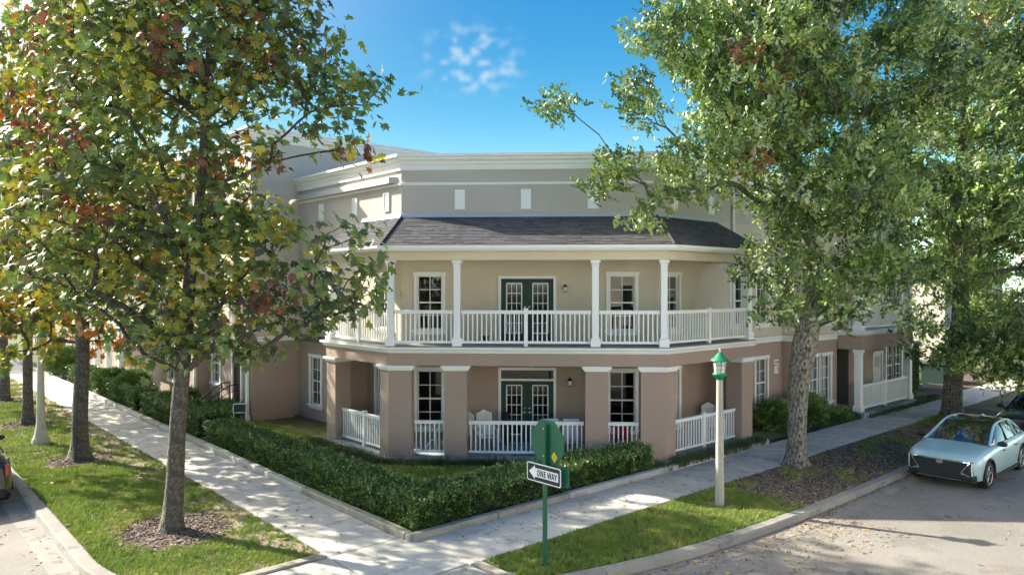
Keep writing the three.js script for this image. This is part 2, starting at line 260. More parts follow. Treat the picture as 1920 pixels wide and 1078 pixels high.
// pavement slabs, each one a piece
const PV = struct('pavement', [slabG([[-8.05, -70], [-6.5, -70], [-6.5, 3.3], [60, 3.3], [60, 5.12], [-8.05, 5.05]], -0.14, -0.03)], M.joint);
{
  const R = rng(9), mats = [M.concrete, M.concrete, M.concreteB, M.concreteC], q = (x0, x1, z0, z1) => { const o = mesh('paving_slab', [slabG([[x0 + 0.012, z0 + 0.012], [x1 - 0.012, z0 + 0.012], [x1 - 0.012, z1 - 0.012], [x0 + 0.012, z1 - 0.012]], -0.1, 0, 0.006)], mats[Math.floor(R() * 4)], PV); o.position.y = (R() - 0.5) * 0.008; };
  for (let i = 0, z = 2.95; z > -66; i++) { const d = 1.85 + (i % 3) * 0.06; q(-8.12, -6.46, z - d, z); z -= d; }
  q(-8.12, -6.25, 2.95, 5.1);
  for (let i = 0, x = -6.25; x < 56; i++) { const d = 1.72 + (i % 4) * 0.05; q(x, x + d, 3.36, 5.16); x += d; }
}
{ // two kerb ramps with grooved panels and flush edge strips
  const ramp = (pts, name) => struct(name, pts, M.concreteB);
  const ridgesA = [slabG([[-11.55, 2.98], [-8.14, 2.98], [-8.14, 5.0], [-10.2, 4.4]], -0.12, -0.012)], ridgesB = [slabG([[-8.1, 5.13], [-6.27, 5.13], [-6.27, 6.3], [-8.1, 5.7]], -0.12, -0.012)];
  for (let x = -11.0; x < -8.2; x += 0.055) ridgesA.push(bx(0.03, 0.016, 1.6, x, -0.006, 3.85));
  for (let x = -8.06; x < -6.32; x += 0.055) ridgesB.push(bx(0.03, 0.016, 0.75, x, -0.006, 5.54));
  ramp(ridgesA, 'kerb_ramp'); ramp(ridgesB, 'kerb_ramp');
  struct('ramp_edging', [slabG([[-11.6, 2.72], [-8.14, 2.72], [-8.14, 2.94], [-11.6, 2.94]], -0.12, 0.03, 0.01), slabG([[-6.22, 5.2], [-6.02, 5.2], [-6.02, 6.4], [-6.22, 6.35]], -0.12, 0.03, 0.01)], M.kerb);
}
{ // low kerb round the planted corner, in stones that have settled unevenly
  const pts = [[-6.38, -55], [-6.38, 3.22], [8.2, 3.34]], hk = struct('planting_kerb', [sweep(rectP(-0.1, 0.02, -0.1, 0.02), pts)], M.kerb), R = rng(31);
  const prof = [[-0.16, -0.1], [-0.16, 0.11], [-0.13, 0.135], [0.02, 0.135], [0.055, 0.1], [0.065, -0.1]];
  const run = (x0, z0, x1, z1, step) => { const L = Math.hypot(x1 - x0, z1 - z0), n = Math.round(L / step); for (let i = 0; i < n; i++) { const t0 = (i + 0.006) / n, t1 = (i + 0.994) / n, pp = []; for (let k = 0; k <= 8; k++) { const t = lerp(t0, t1, k / 8); pp.push([lerp(x0, x1, t) + 0.02 * (vnoise(t * L * 1.7, 3, 8) - 0.5), lerp(z0, z1, t) + 0.02 * (vnoise(t * L * 1.7, 9, 8) - 0.5)]); } const o = mesh('kerb_stone', [sweep(prof, pp)], [M.kerb, M.concreteB][Math.floor(R() * 2)], hk); o.position.y = (R() - 0.5) * 0.03; } };
  run(-6.38, -50, -6.38, 3.12, 2.4); run(-6.36, 3.30, 7.9, 3.36, 2.4);
  mesh('kerb_stone', [sweep(prof, [[-6.38, 3.14], [-6.38, 3.3], [-6.38, 3.3]].slice(0, 2))], M.kerb, hk);
  mesh('kerb_stone', [sweep(prof, [[7.92, 3.36], [8.25, 3.33], [8.5, 3.15], [8.6, 2.8]])], M.concreteB, hk);
}
// earth surfaces: bare soil, mulch and moss in patches (vertex colours), grass grows where the mask says
const treeSpotsL = [[-9.94, -0.8], [-9.9, -9.76], [-10.05, -17.95], [-9.8, -25.9]];
const dMul = (x, z, list, rx) => Math.min(...list.map(([a, b, k = 1]) => Math.hypot(x - a, z - b) / (rx * k)));
function grassL(x, z) { // 0 bare .. 1 grass, left verge
  const n = fbm(x * 1.3, z * 1.3, 71, 4), e = x + 8.1; // e: distance from the pavement (negative inside)
  let g = 1 - step(-1.5, -0.65, e + (n - 0.5) * 2.2) * (0.9 - 0.4 * step(0.5, 0.6, fbm(x * 2.2, z * 2.2, 75, 3)));
  g *= step(0.85, 1.1, Math.hypot((x + 9.85) / 1.0, (z - (-0.8)) / 1.15) / 1.18 + (n - 0.5) * 0.3);
  g *= step(0.8, 1.25, dMul(x, z, treeSpotsL.slice(1), 0.95) + (n - 0.5) * 0.9);
  return g;
}
function grassR(x, z) { const n = fbm(x * 1.2 + 5, z * 1.2, 72, 4); let g = 1 - step(1.6, 3.2, x + (n - 0.5) * 2.6 + (z - 6.4) * 0.25); g = Math.max(g, 0.8 * step(17, 20, x + n * 3)); g *= step(0.5, 1.0, Math.hypot(x - 0.9, z - 6.15) / 0.5); return Math.max(g, 0.22 * step(0.56, 0.66, fbm(x * 0.9, z * 1.6, 77, 3)) * (x > 4 ? 1 : 0)); }
function grassIn(x, z) { const n = fbm(x * 1.1, z * 1.1, 73, 4); return 1 - 0.5 * step(0.6, 0.7, n); }
function earth(name, x0, x1, z0, z1, cell, y, col, grass, warp) {
  const nx = Math.ceil((x1 - x0) / cell), nz = Math.ceil((z1 - z0) / cell), g = new THREE.PlaneGeometry(x1 - x0, z1 - z0, nx, nz); g.rotateX(-Math.PI / 2); g.translate((x0 + x1) / 2, 0, (z0 + z1) / 2);
  const p = g.attributes.position, c = new Float32Array(p.count * 3);
  for (let i = 0; i < p.count; i++) {
    if (warp) warp(p, i);
    const x = p.getX(i), z = p.getZ(i), e = Math.min(x - x0, x1 - x, z - z0, z1 - z); p.setY(i, y + 0.045 * (fbm(x * 0.9, z * 0.9, 81, 3) - 0.5) + 0.02 * (vnoise(x * 5, z * 5, 82) - 0.5));
    const k = col(x, z, grass ? grass(x, z) : 0); c.set(k, i * 3); g.attributes.uv.setXY(i, x, z);
  }
  g.setAttribute('color', new THREE.BufferAttribute(c, 3)); g.computeVertexNormals(); const o = shade(new THREE.Mesh(g, M.soil)); o.name = name; o.userData.kind = 'structure'; scene.add(o); return o;
}
function kerbZ(x) { for (let i = 1; i < KP.length; i++) if (KP[i][1] > 4 && KP[i][0] >= x && KP[i - 1][0] < x) return lerp(KP[i - 1][1], KP[i][1], (x - KP[i - 1][0]) / (KP[i][0] - KP[i - 1][0])); return 7.85; }
function kerbX(z) { for (let i = 1; i < KP.length; i++) if (KP[i][0] < -9 && KP[i][1] >= z && KP[i - 1][1] < z) return lerp(KP[i - 1][0], KP[i][0], (z - KP[i - 1][1]) / (KP[i][1] - KP[i - 1][1])); return -11.8; }
const mix3 = (a, b, t) => [lerp(a[0], b[0], t), lerp(a[1], b[1], t), lerp(a[2], b[2], t)];
const DIRT = [0.40, 0.31, 0.23], MULCH = [0.20, 0.15, 0.115], SAND = [0.62, 0.52, 0.42], TURF = [0.125, 0.13, 0.055], MOSS = [0.26, 0.27, 0.06];
const colL = (x, z, g) => mix3(mix3(mix3(DIRT, SAND, step(0.5, 0.68, fbm(x * 1.7, z * 1.7, 83, 3))), MULCH, 1 - step(0.9, 1.15, dMul(x, z, treeSpotsL, 1.2) + (fbm(x * 3, z * 3, 86, 3) - 0.5) * 0.3)), TURF, g);
const colR = (x, z, g) => mix3(mix3(mix3(MULCH, DIRT, 0.75 * step(0.42, 0.6, fbm(x * 0.8, z * 0.8, 84, 4))), MOSS, x > 3 ? 0.85 * step(0.55, 0.66, fbm(x * 1.1, z * 1.8, 85, 4)) : 0), TURF, g * (x < 4 ? 1 : 0.4));
earth('verge_soil', -11.68, -8.13, -60, 2.7, 0.16, -0.015, colL, grassL, (p, i) => { const k = kerbX(p.getZ(i)) + 0.12; p.setX(i, lerp(k, -8.13, (p.getX(i) + 11.68) / 3.55)); });
earth('verge_soil_right', -5.95, 50, 5.18, 7.72, 0.16, -0.015, colR, grassR, (p, i) => { const k = kerbZ(p.getX(i)) - 0.12; p.setZ(i, lerp(5.18, k, (p.getZ(i) - 5.18) / 2.54)); });
earth('garden_soil', -6.26, 16, -20, 3.2, 0.25, 0.05, (x, z, g) => mix3(MULCH, [0.17, 0.215, 0.06], g * 0.95), grassIn);
earth('garden_bed_soil', 8.6, 40, 1.0, 3.34, 0.25, -0.03, (x, z) => mix3(MULCH, [0.10, 0.08, 0.06], fbm(x, z, 88, 3)));

// ---------------------------------------------------------------- the corner building
const B = thing('apartment_building', 'two-storey stucco corner building with wraparound porch and balcony', 'building');
const wM = { low: M.wallLow, up: M.wallUp, top: M.wallTop };
const P = { a: [-1.4, -12.3], b: [-1.4, -4.65], c: [4.6, 1.35], d: [12.9, 1.35], e: [12.9, 2.3], f: [15.75, 2.3] };
const Q = [[-3.0, -6.9], [-3.0, -2.95], [2.95, 3.0], [7.85, 3.0]];
const YL = 3.44, YU = 7.75, YT = 9.3, WW = 0.85;
function storeys(p0, p1, low = [], up = [], top = YT, yl0 = 0) { // one wall of three tones with its windows
  const fr = frameOf(p0, p1); // item: [uc, w, v0, h, options]
  mesh('wall', [wallG(fr, yl0, YL, low.map(([u, w, v, h]) => open(u, w, v, v + h)))], wM.low, B);
  mesh('wall', [wallG(fr, YL, YU, up.map(([u, w, v, h]) => open(u, w, v, v + h)))], wM.up, B);
  if (top) { const g = wallG(fr, YU, top); mesh('parapet', [g], wM.top, B); }
  for (const [u, w, v, h, o] of [...low, ...up]) if (o !== 'door') sashWindow(B, fr, u, v, w, h, o || {});
  return fr;
}
const loV = 0.68, loH = 1.9, upV = 3.95, upH = 1.82;
const F1 = storeys(P.a, P.b, [[1.5, WW, loV, loH, { blind: 0.3 }], [6.5, WW, loV, loH]], [[1.5, WW, upV, upH], [6.5, WW, upV, upH, { blind: 0.5 }]]);
const F2 = storeys(P.b, P.c, [[0.96, WW, loV, loH], [7.39, WW, loV, loH], [4.24, 1.75, 0.2, 2.41, 'door']], [[0.96, WW, upV, upH], [7.39, WW, upV, upH], [4.24, 1.75, 3.58, 2.08, 'door']]);
const F3 = storeys(P.c, P.d, [[0.85, WW, loV, loH, { blind: 1 }], [6.7, WW, loV, loH, { blind: 1 }]], [[0.85, WW, upV, upH, { blind: 0.4 }], [4.95, WW, upV, upH], [6.75, WW, upV, upH]]);
storeys(P.d, P.e, [], []);
const F5 = storeys(P.e, P.f, [[0.82, WW, loV, loH, { blind: 1 }], [1.82, WW, loV, loH, { blind: 1 }]], [[0.82, WW, upV, upH], [1.82, WW, upV, upH]]);
frenchDoors(B, F2, 4.24, 0.2, 1.75, 2.05, 0.36); frenchDoors(B, F2, 4.24, 3.58, 1.75, 2.08);
// right-hand entry porch
storeys([15.75, 2.3], [15.75, 0.6]); storeys([15.75, 0.6], [17.4, 0.6]); storeys([17.4, 0.6], [17.4, 2.1]);
const F7 = storeys([17.4, 2.1], [24.3, 2.1], [[2.95, 0.9, 0.2, 2.1, 'door'], [4.35, WW, loV, loH], [5.3, WW, loV, loH]], [[2.95, 0.9, 3.58, 2.1, 'door'], [4.35, WW, upV, upH], [5.3, WW, upV, upH]]);
storeys([24.3, 2.1], [24.3, -14]); storeys([24.3, -14], [9, -14]);
for (const y of [0.2, 3.58]) { const d = place(mesh('entry_door', [bx(0.9, 2.1, 0.05, 0, 1.05, -0.05)], M.white, B), F7, 2.95, y, 0); mesh('pane', paneG(0.55, 0.9), M.glass, d).position.set(0, 1.5, -0.02); mesh('casing', [bx(0.1, 2.2, 0.05, -0.5, 1.1, 0.02), bx(0.1, 2.2, 0.05, 0.5, 1.1, 0.02), bx(1.1, 0.1, 0.06, 0, 2.15, 0.022)], M.white, d); }
// left-hand bays up the street
const LB = storeys([-3.4, -12.3], [-1.4, -12.3], [], [], 11.2);
storeys([-3.4, -13.3], [-3.4, -12.3], [], [], 11.2);
{ const e = 3.0; mesh('wall', [wallG(frameOf([-3.4, -14.15], [-3.4, -13.3]), 2.75, YL)], wM.low, B); mesh('wall', [wallG(frameOf([-3.4, -14.15], [-3.4, -13.3]), YL, YU)], wM.up, B); mesh('parapet', [wallG(frameOf([-3.4, -14.15], [-3.4, -13.3]), YU, 11.2)], wM.top, B);
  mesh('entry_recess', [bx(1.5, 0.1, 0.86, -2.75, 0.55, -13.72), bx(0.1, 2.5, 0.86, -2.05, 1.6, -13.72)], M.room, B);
  mesh('entry_trim', [bx(0.06, 2.6, 0.12, -3.43, 1.9, -14.2), bx(0.06, 2.6, 0.12, -3.43, 1.9, -13.25)], M.white, B); }
storeys([-3.4, -14.5], [-3.4, -14.15], [], [], 11.2); storeys([-2.87, -14.5], [-3.4, -14.5], [], [], 11.2);
storeys([-2.87, -18.5], [-2.87, -14.5], [[1.0, 0.9, 1.05, 1.75]], [[1.0, 0.9, upV, upH], [3.0, 0.9, upV, upH]], 11.2);
storeys([-3.4, -18.5], [-2.87, -18.5], [], [], 11.2);
{ const lo = [], up = []; for (let u = 2; u < 41; u += 3.6) { if (u > 26 && u < 35) continue; lo.push([u, 0.9, 0.8, 1.9]); } for (let u = 2; u < 41; u += 3.6) up.push([u, 0.9, upV, upH]); storeys([-3.4, -60], [-3.4, -18.5], lo, up, 11.2); }
storeys([9, -60], [-3.4, -60]); storeys([9, -14], [9, -60], [], [], 11.2);
mesh('parapet', [wallG(frameOf([-1.4, -12.3], [9.0, -12.3]), 9.0, 11.2), wallG(frameOf([9, -12.3], [9, -14]), 9.0, 11.2)], wM.top, B);
// floors and flat roofs inside
const foot = [[-1.6, -12.3], [-1.6, -12.3]];
const inner = [[-1.62, -13], [-1.62, -5.1], [4.35, 0.9], [4.7, 1.13], [13.1, 1.13], [13.1, 2.08], [15.53, 2.08], [15.53, 0.38], [17.6, 0.38], [17.6, 1.85], [24.08, 1.85], [24.08, -13.8], [9, -13.8]];
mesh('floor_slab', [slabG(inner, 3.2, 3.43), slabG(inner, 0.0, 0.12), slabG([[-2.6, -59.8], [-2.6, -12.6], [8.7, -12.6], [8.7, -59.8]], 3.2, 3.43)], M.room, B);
mesh('flat_roof', [slabG(inner, 8.9, 9.1), slabG([[-3.2, -59.8], [-3.2, -18.7], [-2.65, -18.7], [-2.65, -12.52], [8.8, -12.52], [8.8, -59.8]], 10.8, 11.0)], M.flash, B);
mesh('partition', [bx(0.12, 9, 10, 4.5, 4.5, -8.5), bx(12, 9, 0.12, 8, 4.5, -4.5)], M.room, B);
// mouldings
const cornice = (y) => [[0, y], [0.06, y], [0.06, y + 0.16], [0.10, y + 0.20], [0.10, y + 0.27], [0.20, y + 0.34], [0.20, y + 0.40], [0.27, y + 0.43], [0.27, y + 0.52], [-0.24, y + 0.52], [-0.24, y + 0.2], [0, y + 0.2]];
const PW = [P.a, P.b, P.c, P.d, P.e, P.f, [21.3, 2.3]];
mesh('cornice', [sweep(cornice(9.3), [P.a, P.b, P.c, P.d, P.e, P.f])], M.white, B);
mesh('cornice', [sweep(cornice(11.2), [[-3.4, -60], [-3.4, -18.5], [-2.87, -18.5], [-2.87, -14.5], [-3.4, -14.5], [-3.4, -12.3], [9, -12.3]])], M.white, B);
mesh('string_course', [sweep([[0.004, 8.80], [0.05, 8.80], [0.06, 8.88], [0.004, 8.90]], [P.a, P.b, P.c, P.d, P.e, P.f])], M.white, B);
mesh('string_course', [sweep([[0.004, 3.20], [0.05, 3.20], [0.05, 3.30], [0.09, 3.36], [0.09, 3.42], [0.004, 3.42]], [[-3.4, -12.3], P.a, [-1.4, -7.0]])], M.white, B);
mesh('string_course', [sweep([[0.004, 3.20], [0.05, 3.20], [0.05, 3.30], [0.09, 3.36], [0.09, 3.42], [0.004, 3.42]], [[8.0, 1.35], P.d, P.e, [15.7, 2.3]])], M.white, B);
mesh('string_course', [sweep([[0.004, 3.20], [0.05, 3.20], [0.09, 3.36], [0.09, 3.42], [0.004, 3.42]], [[-3.4, -60], [-3.4, -18.5], [-2.87, -18.5], [-2.87, -14.55]])], M.white, B);
mesh('plinth', [sweep([[0.003, 0], [0.04, 0], [0.04, 0.36], [0.02, 0.39], [0.003, 0.39]], [[-3.4, -12.3], P.a, [-1.4, -7.0]])], M.wallLow, B);
mesh('plinth', [sweep([[0.003, 0], [0.04, 0], [0.04, 0.36], [0.02, 0.39], [0.003, 0.39]], [[8.0, 1.35], P.d, P.e, [15.7, 2.3]])], M.wallLow, B);
for (const [fr, us] of [[F1, [2.0, 4.6, 6.75]], [F2, [1.98, 4.2, 6.42]], [F3, [1.0, 3.2, 6.2]]]) for (const u of us) { // small blind panels under the cornice
  const v = place(mesh('blind_panel', [bx(0.05, 0.66, 0.05, -0.145, 0.33, 0.025), bx(0.05, 0.66, 0.05, 0.145, 0.33, 0.025), bx(0.24, 0.05, 0.05, 0, 0.635, 0.025), bx(0.24, 0.05, 0.05, 0, 0.025, 0.025), bx(0.24, 0.56, 0.02, 0, 0.33, 0.012)], M.whiteGloss, B), fr, u, 7.98, 0.002);
}
mesh('downspout', [bx(0.09, 6.0, 0.07, 9.2, 6.5, 1.42), bx(0.2, 0.22, 0.12, 9.2, 9.15, 1.43)], M.white, B);
mesh('downspout', [bx(0.1, 3.0, 0.12, -3.47, 1.75, -12.55), bx(0.16, 0.3, 0.12, -3.5, 0.15, -12.45)], M.white, B);
mesh('downspout', [bx(0.09, 7.5, 0.07, -3.46, 7.4, -18.62), bx(0.09, 3, 0.07, -3.46, 1.6, -18.62)], M.white, B);
mesh('corner_pilaster', [bx(0.5, 2.3, 0.6, -3.5, 10.6, -20.2)], M.white, B);
{ const pl = mesh('number_plaque', [rbx(0.34, 0.2, 0.03, 0, 0.25, 0, 0.006), rbx(0.34, 0.3, 0.03, 0, -0.05, 0, 0.006)], M.white, B); place(pl, F3, 7.85, 2.12, 0.02);
  const font = await new FontLoader().loadAsync('fonts/droid/droid_sans_bold.typeface.json'); globalThis.__f = font;
  const t1 = new TextGeometry('1137', { font, size: 0.1, depth: 0.01, curveSegments: 3 }); t1.translate(-0.15, 0.2, 0.014); const t2 = new TextGeometry('1', { font, size: 0.18, depth: 0.01, curveSegments: 3 }); t2.translate(0.02, -0.14, 0.014);
  mesh('lettering', [t1, t2], std([0.25, 0.12, 0.10], 0.7), pl); }

// porch: slab, pillars, beams, deck, columns, roof
const inset = [[-1.4, -7.0], P.b, P.c, [8.0, 1.35]];
mesh('porch_floor', [slabG([...offsetPath(Q, 0.16), [8.0, 1.37], ...[P.c, P.b].map(([x, z]) => [x - 0.01, z + 0.01]), [-1.42, -7.06]], -0.05, 0.2, 0.012)], M.slab, B);
const ring = (path, d) => [...path, ...offsetPath(path, -d).reverse()];
const along = (p, q, t) => { const l = Math.hypot(q[0] - p[0], q[1] - p[1]); return [p[0] + (q[0] - p[0]) * t / l, p[1] + (q[1] - p[1]) * t / l]; };
const pillars = [ring([Q[0], along(Q[0], Q[1], 0.64)], 0.62), ring([along(Q[1], Q[0], 0.5), Q[1], along(Q[1], Q[2], 0.72)], 0.5), ring([along(Q[1], Q[2], 1.72), along(Q[1], Q[2], 2.42)], 0.55), ring([along(Q[2], Q[1], 2.42), along(Q[2], Q[1], 1.72)], 0.55), ring([along(Q[2], Q[1], 0.76), Q[2], along(Q[2], Q[3], 0.5)], 0.5), ring([along(Q[3], Q[2], 0.7), Q[3]], 0.62)];
for (const r of pillars) {
  const poly = offsetPath(r, -0.012, true), pil = mesh('porch_pillar', [slabG(poly, 0.2, 2.995, 0.008)], M.wallLow, B);
  mesh('capital', [slabG(offsetPath(r, 0.025, true), 2.84, 2.89), slabG(offsetPath(r, 0.06, true), 2.89, 2.93), slabG(offsetPath(r, 0.09, true), 2.93, 2.992)], M.white, pil);
}
mesh('porch_end_wall', [bx(1.0, 2.8, 0.2, -1.9, 1.6, -6.95)], M.wallLow, B); mesh('porch_end_wall', [bx(0.2, 2.8, 1.05, 7.85, 1.6, 1.88)], M.wallLow, B);
mesh('porch_beam', [sweep(rectP(-0.46, -0.004, 2.995, 3.372), Q), bx(1.6, 0.37, 0.3, -2.2, 3.19, -6.75), bx(0.3, 0.37, 1.6, 7.7, 3.19, 2.2)], M.wallLow, B);
mesh('porch_ceiling', [slabG([...offsetPath(Q, -0.2), [7.84, 1.36], [P.c[0], P.c[1] + 0.01], [P.b[0] - 0.01, P.b[1]], [-1.41, -6.98]], 3.33, 3.372)], M.cream, B);
mesh('deck', [slabG([...offsetPath(Q, 0.12), [8.02, 1.36], [P.c[0], P.c[1] + 0.01], [P.b[0] - 0.01, P.b[1]], [-1.41, -7.05]], 3.49, 3.575, 0.008)], M.deck, B);
mesh('deck_moulding', [sweep([[-0.3, 3.374], [0.03, 3.374], [0.03, 3.40], [0.06, 3.42], [0.06, 3.45], [0.13, 3.488], [0.13, 3.548], [0.10, 3.552], [0.10, 3.488], [-0.3, 3.488]], [[-1.42, -7.0], [-3.0, -7.0], Q[1], Q[2], [7.95, 3.0], [7.95, 1.4]])], M.white, B);
const FQ = frameOf(Q[1], Q[2]), LQ = FQ.len, mid = LQ / 2;
function column(x, z, ry, y0 = 3.575, y1 = 6.2, w = 0.2) { const o = mesh('porch_column', [rbx(w, y1 - y0, w, 0, (y1 - y0) / 2, 0, 0.008)], M.whiteGloss, B); o.position.set(x, y0, z); o.rotation.y = ry; mesh('capital', [rbx(w + 0.1, 0.09, w + 0.1, 0, y1 - y0 - 0.05, 0, 0.01), rbx(w + 0.05, 0.05, w + 0.05, 0, y1 - y0 - 0.14, 0, 0.01)], M.whiteGloss, o); mesh('column_base', [rbx(w + 0.1, 0.24, w + 0.1, 0, 0.12, 0, 0.015), rbx(w + 0.05, 0.04, w + 0.05, 0, 0.26, 0, 0.01)], M.whiteGloss, o); return o; }
const inQ = offsetPath(Q, -0.13), cQ = (u) => FQ.at(u, 0, -0.13);
for (const u of [mid - 2.1, mid + 2.1]) { const c = cQ(u); column(c.x, c.z, FQ.ry); }
column(inQ[1][0], inQ[1][1], FQ.ry); column(inQ[2][0], inQ[2][1], FQ.ry); column(-2.86, -6.75, 0, 3.575, 6.2, 0.24); column(7.72, 2.86, 0, 3.575, 6.2, 0.24);
const pt = (v) => [v.x, v.z];
// upper railings
railing(B, [-2.87, -6.6], along(inQ[1], inQ[0], 0.13), 3.575, 1.1, [1.7], 'balcony_railing');
railing(B, along(inQ[1], inQ[2], 0.12), pt(cQ(mid - 2.22)), 3.575, 1.1, [], 'balcony_railing');
railing(B, pt(cQ(mid - 1.98)), pt(cQ(mid + 1.98)), 3.575, 1.1, [1.98], 'balcony_railing');
railing(B, pt(cQ(mid + 2.22)), along(inQ[2], inQ[1], 0.12), 3.575, 1.1, [], 'balcony_railing');
railing(B, along(inQ[2], inQ[3], 0.13), [7.58, 2.87], 3.575, 1.1, [2.25], 'balcony_railing');
// lower railings
const iq2 = offsetPath(Q, -0.3), c2 = (u) => pt(FQ.at(u, 0, -0.3));
railing(B, [-2.72, -6.26], [-2.72, -3.40], 0.2, 1.08, [1.45], 'porch_railing');
railing(B, c2(0.74), c2(1.74), 0.2, 1.08, [], 'porch_railing'); railing(B, c2(2.44), c2(LQ - 2.44), 0.2, 1.08, [], 'porch_railing'); railing(B, c2(LQ - 1.74), c2(LQ - 0.78), 0.2, 1.08, [], 'porch_railing');
railing(B, [3.4, 2.72], [7.16, 2.72], 0.2, 1.08, [1.9], 'porch_railing');
// roof over the balcony
mesh('balcony_beam', [sweep(rectP(-0.27, 0.0, 6.2, 6.49), [[-1.42, -6.9], ...Q, [7.85, 1.4]])], M.cream, B);
const E0 = offsetPath([[-3.0, -7.1], Q[1], Q[2], [8.1, 3.0]], 0.42), EV = E0.map(([x, z]) => [x, z]);
mesh('balcony_ceiling', [slabG([...EV, [8.1, 1.36], [P.c[0], P.c[1] + 0.01], [P.b[0] - 0.01, P.b[1]], [-1.41, -7.1]], 6.47, 6.50)], M.cream, B);
mesh('gutter', [sweep([[-0.02, 6.5], [0.06, 6.47], [0.11, 6.54], [0.12, 6.62], [0.10, 6.62], [0.09, 6.56], [-0.02, 6.56]], EV), sweep(rectP(-0.06, -0.02, 6.46, 6.62), EV)], M.whiteGloss, B);
{
  const ridge = [[-1.4, -7.1], P.b, P.c, [8.1, 1.35]], yE = 6.60, yR = 7.74, R = rng(77), planes = [], col = [];
  const pos = [], nor = [], uv = [], cl = [];
  const v3 = (p, y) => new THREE.Vector3(p[0], y, p[1]);
  const quad = (a, b, c, d, n, k) => { for (const p of [a, b, c, a, c, d]) { pos.push(p.x, p.y, p.z); nor.push(n.x, n.y, n.z); uv.push(p.x + p.y * 0.3, p.z + p.y); cl.push(...k); } };
  const base = [];
  for (let s = 0; s < 3; s++) {
    const A = v3(EV[s], yE), Bq = v3(EV[s + 1], yE), C = v3(ridge[s + 1], yR), D = v3(ridge[s], yR);
    const g = new THREE.BufferGeometry(); g.setAttribute('position', new THREE.Float32BufferAttribute([A, Bq, C, A, C, D].flatMap((p) => [p.x, p.y - 0.02, p.z]), 3)); g.setAttribute('uv', new THREE.Float32BufferAttribute(new Float32Array(12), 2)); g.computeVertexNormals(); base.push(g);
    const u = Bq.clone().sub(A).normalize(), n = u.clone().cross(D.clone().sub(A)).normalize(); if (n.y < 0) n.negate(); const sl = n.clone().cross(u).normalize(); if (sl.y < 0) sl.negate();
    const H = D.clone().sub(A).dot(sl), rows = Math.round(H / 0.14), dl = D.clone().sub(A).dot(u) / H, dr = C.clone().sub(Bq).dot(u) / H, W = A.distanceTo(Bq);
    for (let r = 0; r < rows; r++) {
      const h0 = H * r / rows, h1 = H * (r + 1) / rows + 0.02, off = R() * 0.3; let x = dl * h0 - off; const xe = W + dr * h0;
      while (x < xe) {
        const w = 0.17 + R() * 0.2, x0 = Math.max(x + 0.004, dl * h0), x1 = Math.min(x + w - 0.004, xe); x += w; if (x1 - x0 < 0.02) continue;
        const t = 0.012 + R() * 0.010, k = 0.055 + R() * 0.05, kc = [k * 1.0, k * 0.99, k * (1.02 + R() * 0.12)], L = (xx, hh, tt) => A.clone().addScaledVector(u, xx).addScaledVector(sl, hh).addScaledVector(n, tt);
        const j = R() < 0.25 ? -0.025 : 0, s0 = Math.max(dl * h1, Math.min(x0, x1)), s1 = Math.min(W + dr * h1, x1), a = L(x0, h0 + j, t), b = L(x1, h0 + j, t), c = L(Math.max(s1, s0), h1, 0.001), d = L(s0, h1, 0.001);
        quad(a, b, c, d, n, kc); quad(L(x0, h0 + j, 0), L(x1, h0 + j, 0), b, a, sl.clone().negate(), kc);
      }
    }
  }
  const roof = mesh('roof', base, M.shingleBase, B), g = new THREE.BufferGeometry(); for (const [k, a, n] of [['position', pos, 3], ['normal', nor, 3], ['uv', uv, 2], ['color', cl, 3]]) g.setAttribute(k, new THREE.Float32BufferAttribute(a, n));
  const sh = mesh('shingles', g, M.shingle, roof); sh.userData.kind = 'stuff';
  for (const s of [1, 2]) { const caps = [], a = v3(EV[s], yE + 0.02), b = v3(ridge[s], yR + 0.02), n = 18, d = b.clone().sub(a), q = new THREE.Quaternion().setFromUnitVectors(new THREE.Vector3(0, 0, 1), d.clone().normalize()); for (let i = 0; i < n; i++) { const c = new THREE.BoxGeometry(0.13, 0.014, d.length() / n + 0.04); c.rotateX(0.06); c.applyQuaternion(q); const p = a.clone().addScaledVector(d, (i + 0.5) / n); c.translate(p.x, p.y - 0.004, p.z); caps.push(c); } mesh('hip_caps', caps, std([0.045, 0.045, 0.05], 0.95), roof); }
  mesh('flashing', [sweep([[0.004, 7.70], [0.10, 7.715], [0.07, 7.80], [0.03, 7.86], [0.004, 7.86]], [[-1.4, -7.1], P.b, P.c, [8.1, 1.35]])], M.flash, roof);
  mesh('gable_board', [slabG([[0, 0], [2.09, 0], [2.09, -1.12]], 0, 0.05).rotateX(Math.PI / 2).rotateY(Math.PI / 2)], M.cream, roof).visible = true;
  roof.children[roof.children.length - 1].position.set(8.05, 6.5, 3.42);
}
// right-hand entry porch details
mesh('entry_porch_floor', [slabG([[15.77, 0.62], [17.38, 0.62], [17.38, 2.12], [21.4, 2.12], [21.4, 3.5], [15.6, 3.5], [15.6, 2.32], [15.77, 2.32]], -0.05, 0.2, 0.01)], M.slab, B);
mesh('entry_porch_beam', [sweep(rectP(-0.3, 0, 2.78, 3.372), [[15.75, 2.32], [15.75, 3.3], [21.3, 3.3], [21.3, 2.13]])], M.wallLow, B);
mesh('entry_porch_deck', [slabG([[15.77, 0.62], [17.38, 0.62], [17.38, 2.12], [21.35, 2.12], [21.35, 3.4], [15.65, 3.4], [15.65, 2.32], [15.77, 2.32]], 3.374, 3.575)], M.white, B);
mesh('deck_moulding', [sweep([[0.0, 3.36], [0.08, 3.37], [0.16, 3.47], [0.16, 3.54], [0.0, 3.54]], [[15.70, 2.32], [15.70, 3.35], [21.3, 3.35]])], M.white, B);
column(15.88, 3.15, 0, 0.2, 2.78, 0.26); column(21.15, 3.15, 0, 0.2, 2.78, 0.26); column(15.88, 3.15, 0, 3.575, 6.2, 0.26); column(21.15, 3.15, 0, 3.575, 6.2, 0.26);
